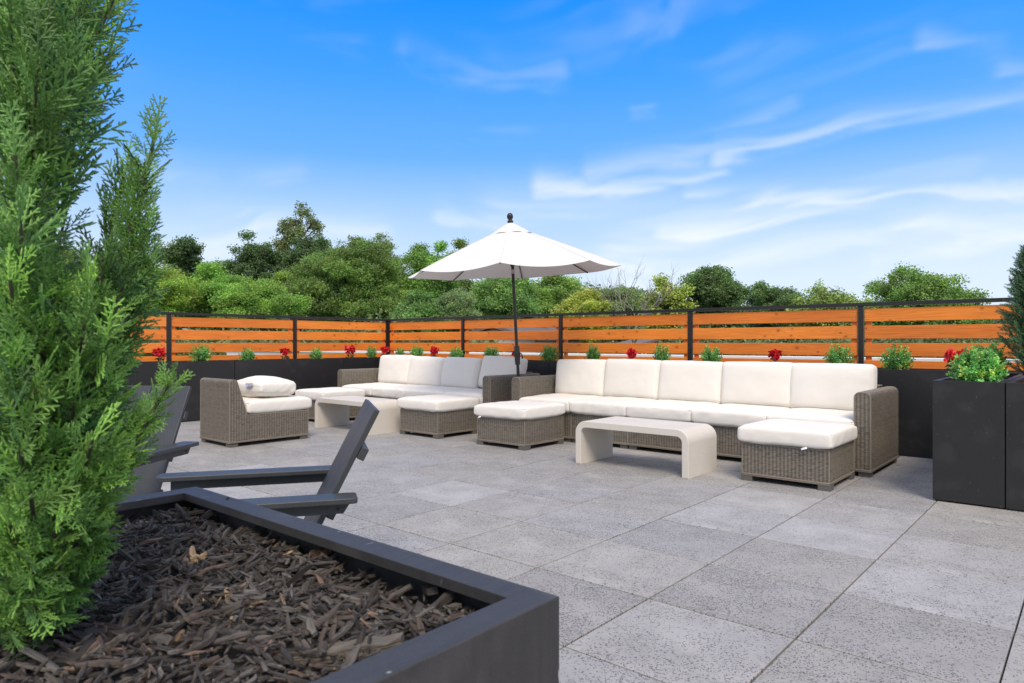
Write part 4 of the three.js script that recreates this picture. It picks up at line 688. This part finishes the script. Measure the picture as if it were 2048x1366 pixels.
  // branches that face the camera
  for (const [px, py, d, y0, hue, sc] of [
    [30, 310, 0.66, 1.02, 0.75, 0.85], [75, 120, 0.68, 1.18, 0.25, 0.9], [150, 120, 0.72, 1.2, 0.2, 0.9], [20, 20, 0.70, 1.25, 0.2, 0.9], [60, 210, 0.70, 1.12, 0.35, 0.9], [40, 440, 0.64, 0.98, 0.6, 0.85], [70, 400, 0.72, 1.0, 0.1, 0.9], [20, 560, 0.64, 0.94, 0.7, 0.8], [110, 560, 0.68, 0.94, 0.5, 0.85], [170, 640, 0.66, 0.91, 0.6, 0.8], [90, 660, 0.66, 0.9, 0.4, 0.85], [30, 700, 0.65, 0.89, 0.3, 0.85], [210, 690, 0.68, 0.89, 0.5, 0.8], [140, 730, 0.68, 0.87, 0.3, 0.85], [70, 770, 0.63, 0.86, 0.6, 0.8], [30, 800, 0.62, 0.85, 0.35, 0.8], [150, 800, 0.67, 0.85, 0.2, 0.85], [210, 760, 0.7, 0.86, 0.3, 0.85], [185, 880, 0.64, 0.83, 0.85, 0.75], [110, 900, 0.66, 0.82, 0.25, 0.85], [40, 900, 0.62, 0.82, 0.45, 0.8], [60, 980, 0.60, 0.81, 0.7, 0.75], [150, 960, 0.65, 0.81, 0.4, 0.8], [20, 1050, 0.62, 0.80, 0.4, 0.8], [110, 1060, 0.62, 0.795, 0.6, 0.75], [170, 1040, 0.64, 0.80, 0.5, 0.75], [60, 1130, 0.62, 0.79, 0.55, 0.75], [120, 1130, 0.64, 0.79, 0.75, 0.7], [20, 1180, 0.62, 0.785, 0.6, 0.7], [70, 1210, 0.63, 0.785, 0.65, 0.7], [10, 1250, 0.64, 0.78, 0.6, 0.7],
  ]) plume(stem(y0), at3(px, py, d), { hue, scale: sc * 1.12, step: 0.0105 });
  // the far and outer sides
  for (let k = 0; k < 46; k++) { const s = k / 46, y = 0.80 + s * 0.68, a = k * 2.399, rad = 0.20 * Math.pow(1 - s * 0.62, 0.8), tip = V(bx + Math.cos(a) * rad, y + 0.10 + 0.05 * r(), bz + Math.sin(a) * rad), dd = -(tip.x * SA + tip.z * CA), ll = tip.x * CA - tip.z * SA, px = 1024 + ll / dd * FP; if (px > (y > 1.0 ? -60 : 90)) continue; plume(stem(y - 0.02), tip, { hue: 0.15 + 0.5 * r(), step: 0.01 }); }
  for (let k = 0; k < 9; k++) { const a = k * 2.4, tip = V(bx - 0.02 + 0.09 * Math.cos(a) * (1 - k / 12), 1.5 + k * 0.03, bz + 0.09 * Math.sin(a)); plume(stem(1.28 + k * 0.02), tip, { hue: 0.2, step: 0.011 }); }
  sprays.forEach((g, v) => { const im = new THREE.InstancedMesh(g, M.needle, lists[v].length); im.name = 'foliage'; im.userData.kind = 'stuff'; lists[v].forEach(([m, c], k) => { im.setMatrixAt(k, m); im.setColorAt(k, c); }); t.add(im); });
  part('branch', st, M.bark, t, 'stuff');
  part('trunk', limb([V(0, -0.03, 0), stem(1.05).sub(O), stem(1.3).sub(O), stem(1.52).sub(O)], [0.016, 0.012, 0.008, 0.003], 8), M.bark, t);
}

// ---------------------------------------------------------------- trees beyond the roof
// clusters of leaves as instances; W, top and bottom of the crown from where it stands in the picture
const clusterG = (() => {
  const out = [], make = (seed, n, L, flat) => { const r = rng(seed), b = leafBlade(L, L * 0.62, 0.2, 0.2), list = []; for (let k = 0; k < n; k++) { const d = sphereDir(r), q = Math.pow(r(), 0.5), dv = sphereDir(r); dv.y = dv.y * 0.6 - 0.1; dv.normalize(); list.push([b, new THREE.Matrix4().compose(V(d.x * q, d.y * q * flat, d.z * q), aim(dv, r() * 6.283), V(1, 1, 1).multiplyScalar(0.7 + 0.6 * r())), [1, 1, 1]]); } const g = scatter(list); g.deleteAttribute('color'); return g; };
  return { broad: [make(1, 48, 0.33, 0.7), make(2, 48, 0.31, 0.8)], fine: [make(3, 66, 0.24, 0.5), make(4, 66, 0.24, 0.45)], open: [make(5, 18, 0.42, 0.9)] };
})();
function tree(name, label, { px, d, top, w, bot = 690, kind = 'broad', tint, clumps = 34, fill = 60, seed, flat = 0.62, size = 0.5, base = 0.55, trunkR = 0.22, leanX = 0, barkM = M.bark, dome = false, rcs = 1 }) {
  const r = rng(seed), [x, z] = at(px, d), t = thing(name, label, 'tree', [x, GROUND, z]), yT = hgt(top, d) - GROUND, yB = Math.max(1.2, hgt(bot, d) - GROUND), W = w * d / FP, ry = (yT - yB) / 2, cy = (yT + yB) / 2, list = [[], []], st = [], [lx, lz] = rel(leanX * W, 0);
  const fork = V(lx * 0.2, yB + (yT - yB) * base * 0.35, lz * 0.2), high = V(lx * 0.6, yB + (yT - yB) * 0.78, lz * 0.6);
  part('trunk', limb([V(0, -0.1, 0), V(0, fork.y * 0.5, 0), fork, V().lerpVectors(fork, high, 0.5).add(V((r() - 0.5) * W * 0.05, 0, (r() - 0.5) * W * 0.05)), high], [trunkR * 1.2, trunkR, trunkR * 0.8, trunkR * 0.45, trunkR * 0.12], 8), barkM, t);
  const tops = [];
  for (let k = 0; k < clumps; k++) {
    let p; const far = k % 5 === 4, rc = W * (0.10 + 0.09 * r()) * (dome ? 0.9 : 1) * rcs * (far ? 0.55 : 1);
    for (let tries = 0; tries < 30; tries++) { p = sphereDir(r).multiplyScalar(far ? 0.92 + 0.13 * r() : 0.30 + 0.70 * Math.pow(r(), 0.6)); if (dome && p.y < -0.35) continue; if (tops.every((q) => q.distanceTo(p) > 0.22 * rcs)) break; }
    tops.push(p.clone());
    const ex = dome ? 1 : lerp(0.86, 1, sstep(-0.9, 0.3, p.y)) * lerp(1, 0.92, sstep(0.2, 1, p.y)), c = V(p.x * (W / 2 - rc * 0.5) * ex + lx * (p.y * 0.5 + 0.5), cy + p.y * (ry - rc * flat * 0.6), p.z * (W / 2 - rc * 0.5) * ex + lz * (p.y * 0.5 + 0.5));
    const s0 = clamp((c.y - fork.y) / (high.y - fork.y) * 0.55, 0.02, 0.8), root = V().lerpVectors(fork, high, s0), mid = V().lerpVectors(root, c, 0.55).add(V(0, -0.06 * root.distanceTo(c) + 0.1, 0)), Lr = trunkR * (0.34 - 0.2 * s0);
    st.push(limb([root, mid, c], [Lr, Lr * 0.6, Lr * 0.2], 5));
    for (let j = 0; j < 3; j++) { const e = sphereDir(r); e.y = e.y * 0.5 + 0.25; st.push(limb([mid, V().copy(c).addScaledVector(e, rc * 0.4), V().copy(c).addScaledVector(e, rc * 0.9)], [Lr * 0.35, Lr * 0.22, Lr * 0.08], 4)); }
    const tone = 0.72 + 0.5 * r(), n = Math.round(fill * (rc / (W * 0.16)) ** 2 * (0.8 + 0.4 * r()));
    for (let j = 0; j < n; j++) {
      const e = sphereDir(r), q = j % 4 === 0 ? 0.8 + 0.75 * r() : Math.pow(r(), 0.42), pt = V(c.x + e.x * rc * q, c.y + e.y * rc * Math.max(flat, 0.52) * q, c.z + e.z * rc * q), s = size * (0.65 + 0.7 * r()), u = tone * (0.75 + 0.5 * r()), yel = (r() - 0.5) * 0.25;
      list[j % 2].push([new THREE.Matrix4().compose(pt, new THREE.Quaternion().setFromEuler(new THREE.Euler((r() - 0.5) * 0.7, r() * 6.283, (r() - 0.5) * 0.7)), V(s, s, s)), C(tint[0] * u * 1.28 * (1 + yel), tint[1] * u * 1.26, tint[2] * u * 0.85 * (1 - yel * 0.6))]);
    }
  }
  const gs = clusterG[kind]; list.forEach((l, v) => { const im = new THREE.InstancedMesh(gs[v % gs.length], M.leafTree, l.length); im.name = 'crown'; im.userData.kind = 'stuff'; l.forEach(([m, c], k) => { im.setMatrixAt(k, m); im.setColorAt(k, c); }); t.add(im); });
  part('limb', st, barkM, t, 'stuff');
}
const DARK = [0.082, 0.165, 0.055], MID = [0.165, 0.275, 0.075], FRESH = [0.29, 0.45, 0.085], GREY = [0.185, 0.315, 0.085], YEL = [0.36, 0.44, 0.085], MAPLE = [0.095, 0.175, 0.06];
[
  ['oak_tree', 'dark broken-crowned tree at far left of the skyline, beside the big evergreen', { px: 366, d: 74, top: 462, w: 110, bot: 640, tint: DARK, clumps: 36, fill: 50, rcs: 0.76, seed: 1, size: 0.62 }],
  ['oak_tree', 'grey green tree low on the skyline between two dark trees at left', { px: 438, d: 82, top: 500, w: 110, bot: 650, tint: GREY, clumps: 34, fill: 50, rcs: 0.8, seed: 2, size: 0.62 }],
  ['oak_tree', 'dark ragged tree left of the tall thin tree', { px: 512, d: 72, top: 466, w: 120, bot: 640, tint: DARK, clumps: 46, fill: 50, rcs: 0.74, seed: 3, size: 0.62 }],
  ['tall_tree', 'tallest thin see-through tree standing above the skyline', { px: 597, d: 78, top: 404, w: 118, bot: 560, kind: 'open', tint: [0.150, 0.205, 0.075], clumps: 50, fill: 44, rcs: 0.62, seed: 4, size: 0.5, flat: 0.55, trunkR: 0.3 }],
  ['oak_tree', 'dark dense tree at the foot of the tall thin tree', { px: 622, d: 74, top: 474, w: 120, bot: 660, tint: DARK, clumps: 34, fill: 60, seed: 5, size: 0.6 }],
  ['locust_tree', 'bright yellow green flat-topped tree just right of the big evergreen', { px: 318, d: 46, top: 532, w: 190, bot: 665, kind: 'fine', tint: FRESH, clumps: 44, fill: 50, seed: 6, flat: 0.55, size: 0.5 }],
  ['locust_tree', 'bright green spreading tree behind the second bay of the left fence', { px: 428, d: 48, top: 534, w: 180, bot: 665, kind: 'fine', tint: [0.224, 0.429, 0.088], clumps: 44, fill: 50, seed: 7, flat: 0.42, size: 0.5 }],
  ['locust_tree', 'low bright green tree behind the post in the middle of the left fence', { px: 520, d: 44, top: 560, w: 170, bot: 675, kind: 'fine', tint: [0.224, 0.409, 0.082], clumps: 38, fill: 50, seed: 8, flat: 0.42, size: 0.48 }],
  ['small_tree', 'small fresh green tree with layered boughs under the tall thin tree', { px: 585, d: 58, top: 528, w: 68, bot: 640, kind: 'fine', tint: FRESH, clumps: 20, fill: 60, seed: 9, flat: 0.4, size: 0.5 }],
  ['locust_tree', 'widest grey green feathery tree left of the umbrella canopy', { px: 705, d: 54, top: 488, w: 250, bot: 690, kind: 'fine', tint: GREY, clumps: 74, fill: 64, seed: 10, flat: 0.36, size: 0.55, trunkR: 0.3 }],
  ['locust_tree', 'airy tree top spreading above the widest grey green tree', { px: 745, d: 60, top: 464, w: 120, bot: 590, kind: 'fine', tint: [0.195, 0.292, 0.098], clumps: 26, fill: 30, rcs: 0.8, seed: 11, flat: 0.3, size: 0.5 }],
  ['round_tree', 'full bright green tree rising behind the left half of the umbrella', { px: 862, d: 56, top: 478, w: 130, bot: 680, tint: [0.195, 0.390, 0.088], clumps: 46, fill: 64, seed: 12, size: 0.5 }],
  ['round_tree', 'green tree with a small top just left of the umbrella cap', { px: 925, d: 64, top: 474, w: 70, bot: 660, tint: MID, clumps: 26, fill: 50, seed: 13, size: 0.5 }],
  ['bushy_tree', 'low dark green rounded tree above the corner of the fences', { px: 838, d: 36, top: 586, w: 96, bot: 690, tint: [0.135, 0.275, 0.085], clumps: 34, fill: 60, seed: 14, size: 0.36 }],
  ['conifer_tree', 'dull grey green tree below the left rim of the umbrella', { px: 912, d: 44, top: 578, w: 84, bot: 690, kind: 'fine', tint: [0.216, 0.330, 0.165], clumps: 34, fill: 56, seed: 15, size: 0.42 }],
  ['round_tree', 'broad mid green tree directly behind the umbrella pole', { px: 1006, d: 52, top: 548, w: 150, bot: 690, tint: [0.190, 0.355, 0.114], clumps: 52, fill: 60, seed: 16, size: 0.46 }],
  ['round_tree', 'deep green tree below the right rim of the umbrella', { px: 1118, d: 60, top: 546, w: 140, bot: 690, tint: [0.215, 0.358, 0.098], clumps: 44, fill: 60, seed: 17, size: 0.5 }],
  ['small_tree', 'yellow green tree right of the umbrella pole above the fence', { px: 1168, d: 42, top: 582, w: 104, bot: 690, tint: YEL, clumps: 34, fill: 50, seed: 18, size: 0.36 }],
  ['round_tree', 'greyish tree behind the bare dead tree', { px: 1240, d: 66, top: 566, w: 110, bot: 690, tint: [0.216, 0.330, 0.152], clumps: 34, fill: 52, seed: 19, size: 0.5 }],
  ['small_tree', 'thin pale yellow green tree left of the dark maple', { px: 1335, d: 46, top: 546, w: 92, bot: 690, kind: 'open', tint: [0.332, 0.419, 0.098], clumps: 46, fill: 44, rcs: 0.76, seed: 20, size: 0.42 }],
  ['maple_tree', 'darkest dense tree right of the bare dead tree', { px: 1428, d: 48, top: 528, w: 140, bot: 680, tint: [0.109, 0.201, 0.069], clumps: 58, fill: 70, rcs: 0.82, seed: 21, size: 0.46 }],
  ['maple_tree', 'smaller dark tree right of the darkest dense one', { px: 1548, d: 54, top: 562, w: 108, bot: 680, tint: [0.109, 0.201, 0.069], clumps: 46, fill: 66, rcs: 0.8, seed: 22, size: 0.46 }],
  ['small_tree', 'low wispy pale green tree between the dark trees and the domed tree', { px: 1660, d: 48, top: 570, w: 150, bot: 690, kind: 'open', tint: [0.254, 0.361, 0.107], clumps: 60, fill: 38, rcs: 0.7, seed: 23, size: 0.42, flat: 0.8 }],
  ['domed_tree', 'wide dome-shaped green tree at the right above the fence', { px: 1846, d: 50, top: 534, w: 212, bot: 725, tint: [0.166, 0.302, 0.078], clumps: 74, fill: 60, seed: 24, size: 0.46, flat: 0.42, dome: true }],
  ['oak_tree', 'pale tree glimpsed through the big evergreen at far left', { px: 150, d: 70, top: 480, w: 180, bot: 670, tint: MID, clumps: 40, fill: 46, seed: 25, size: 0.6 }],
].forEach((a) => tree(...a));
{ // the bare dead tree
  const r = rng(66), [x, z] = at(1268, 44), t = thing('dead_tree', 'bare leafless dead tree right of the umbrella', 'tree', [x, GROUND, z]), yT = hgt(536, 44) - GROUND, st = [];
  const grow = (p, d, L, rad, depth) => { const m = V().copy(p).addScaledVector(d, L * 0.5).add(V((r() - 0.5) * L * 0.12, 0, (r() - 0.5) * L * 0.12)), e = V().copy(p).addScaledVector(d, L).add(V(0, L * 0.06, 0)); st.push(limb([p, m, e], [rad, rad * 0.8, rad * 0.55], 5)); if (depth === 0) return; const n = depth > 2 ? 3 : 2; for (let k = 0; k < n; k++) { const q = V().copy(d).addScaledVector(sphereDir(r), 0.62).add(V(0, 0.14, 0)).normalize(); grow(k === 0 ? e : V().lerpVectors(m, e, r()), q, L * (0.62 + 0.22 * r()), rad * 0.55, depth - 1); } };
  for (const a of [-1.9, 0.2, 1.6, 3.4]) grow(V(0, yT * 0.62, 0), V(Math.cos(a) * 0.45, 0.8, Math.sin(a) * 0.45).normalize(), yT * 0.15, 0.075, 4);
  part('trunk', limb([V(0, 0, 0), V(0.1, yT * 0.35, 0), V(0, yT * 0.63, 0)], [0.2, 0.15, 0.09], 7), M.paleBark, t); part('branch', st, M.paleBark, t, 'stuff');
}
{ // the wood behind and the scrub below
  const r = rng(31), mk = (name, n, f) => { const l = [[], []]; for (let k = 0; k < n; k++) l[k % 2].push(f(k)); const t = new THREE.Group(); t.name = numbered(name); t.userData = { kind: 'stuff' }; scene.add(t); l.forEach((q, v) => { const im = new THREE.InstancedMesh(clusterG.broad[v], M.leafTree, q.length); im.name = 'leaves'; im.userData.kind = 'stuff'; q.forEach(([m, c], k) => { im.setMatrixAt(k, m); im.setColorAt(k, c); }); t.add(im); }); };
  const put = (px, d, y, s, c) => { const [x, z] = at(px, d), u = 0.6 + 0.7 * r(); return [new THREE.Matrix4().compose(V(x, y, z), new THREE.Quaternion().setFromEuler(new THREE.Euler(r(), r() * 6.283, r())), V(s, s, s)), C(c[0] * u, c[1] * u, c[2] * u)]; };
  mk('distant_woodland', 9000, () => { const px = lerp(-300, 2350, r()), d = lerp(88, 104, r()), crest = px < 1000 ? lerp(560, 575, px / 1000) : px < 1300 ? 590 : px < 1640 ? 612 : 640; const top = hgt(crest + 22 * (fbm(px * 0.02, 3, 8, 3) - 0.5), d), y = lerp(GROUND, top, Math.pow(r(), 0.6)); return put(px, d, y, 0.9 + 0.7 * r(), [0.125, 0.195, 0.075]); });
  mk('undergrowth', 7000, () => { const px = lerp(-300, 2350, r()), d = lerp(27, 40, r()), low = px > 1010 && px < 1330 ? -0.8 : 0; const top = (px < 780 ? 1.7 : 0.9) + low + 1.6 * (fbm(px * 0.012, 1, 3, 3) - 0.5), y = lerp(GROUND, top, Math.pow(r(), 0.45)); return put(px, d, y, 0.5 + 0.35 * r(), r() < 0.3 ? [0.22, 0.28, 0.085] : [0.13, 0.20, 0.06]); });
}
// ---------------------------------------------------------------- houses seen through the gaps
function house(label, { px, d, ridge, eave, w, depth, turn, wallC, roofC }) {
  const [x, z] = at(px, d), t = thing('house', label, 'house', [x, GROUND, z], turn), yr = hgt(ridge, d) - GROUND, ye = hgt(eave, d) - GROUND, wall = std({ color: C(...wallC), roughness: 0.85 }), roof = std({ color: C(...roofC), roughness: 0.9 }), white = std({ color: C(0.78, 0.77, 0.75), roughness: 0.6 }), glass = std({ color: C(0.03, 0.035, 0.04), roughness: 0.12 });
  const s = new THREE.Shape(); s.moveTo(-depth / 2, 0); s.lineTo(depth / 2, 0); s.lineTo(depth / 2, ye); s.lineTo(0, yr - 0.15); s.lineTo(-depth / 2, ye); s.lineTo(-depth / 2, 0);
  part('wall', new THREE.ExtrudeGeometry(s, { depth: w, bevelEnabled: false }).translate(0, 0, -w / 2), wall, t);
  const sl = Math.hypot(depth / 2 + 0.4, yr - ye), an = Math.atan2(yr - ye, depth / 2);
  for (const q of [-1, 1]) { const g = part('roof', new THREE.BoxGeometry(sl + 0.15, 0.16, w + 0.7), roof, t); g.position.set(q * (depth / 4 + 0.2), (yr + ye) / 2 - 0.05, 0); g.rotation.z = -q * an; }
  for (const q of [-1, 1]) { const g = part('window', box(-0.55, 0.55, ye - 1.7, ye - 0.4, 0, 0.06), white, t); g.position.set(q * depth * 0.22, 0, w / 2 + 0.01); part('pane', box(-0.45, 0.45, ye - 1.6, ye - 0.5, 0.06, 0.075), glass, g); }
  for (const q of [-1.5, 0, 1.5]) { const g = part('window', box(0, 0.06, ye - 1.7, ye - 0.4, -0.5, 0.5), white, t); g.position.set(depth / 2 + 0.005, 0, q * w / 5); part('pane', box(0.06, 0.075, ye - 1.6, ye - 0.5, -0.4, 0.4), glass, g); }
  part('chimney', box(-0.35, 0.35, yr - 1.2, yr + 0.6, -0.35 - w * 0.25, 0.35 - w * 0.25), std({ color: C(0.25, 0.13, 0.09), roughness: 0.9 }), t);
}
house('beige house with a dark grey roof seen through the fence right of the umbrella pole', { px: 1052, d: 44, ridge: 655, eave: 676, w: 8, depth: 5.5, turn: 0.2, wallC: [0.52, 0.47, 0.40], roofC: [0.13, 0.125, 0.13] });
house('low grey-roofed house seen through the fence gaps behind the right sofa', { px: 1305, d: 56, ridge: 676, eave: 690, w: 5, depth: 5, turn: 0.9, wallC: [0.6, 0.58, 0.55], roofC: [0.16, 0.155, 0.155] });
house('pale house low behind the bright green trees at the left', { px: 480, d: 62, ridge: 604, eave: 618, w: 12, depth: 7, turn: 0.75, wallC: [0.42, 0.38, 0.35], roofC: [0.24, 0.22, 0.21] });
scene.traverse((o) => { if (o.isMesh) { o.castShadow = true; o.receiveShadow = true; } });
renderer.render(scene, camera);
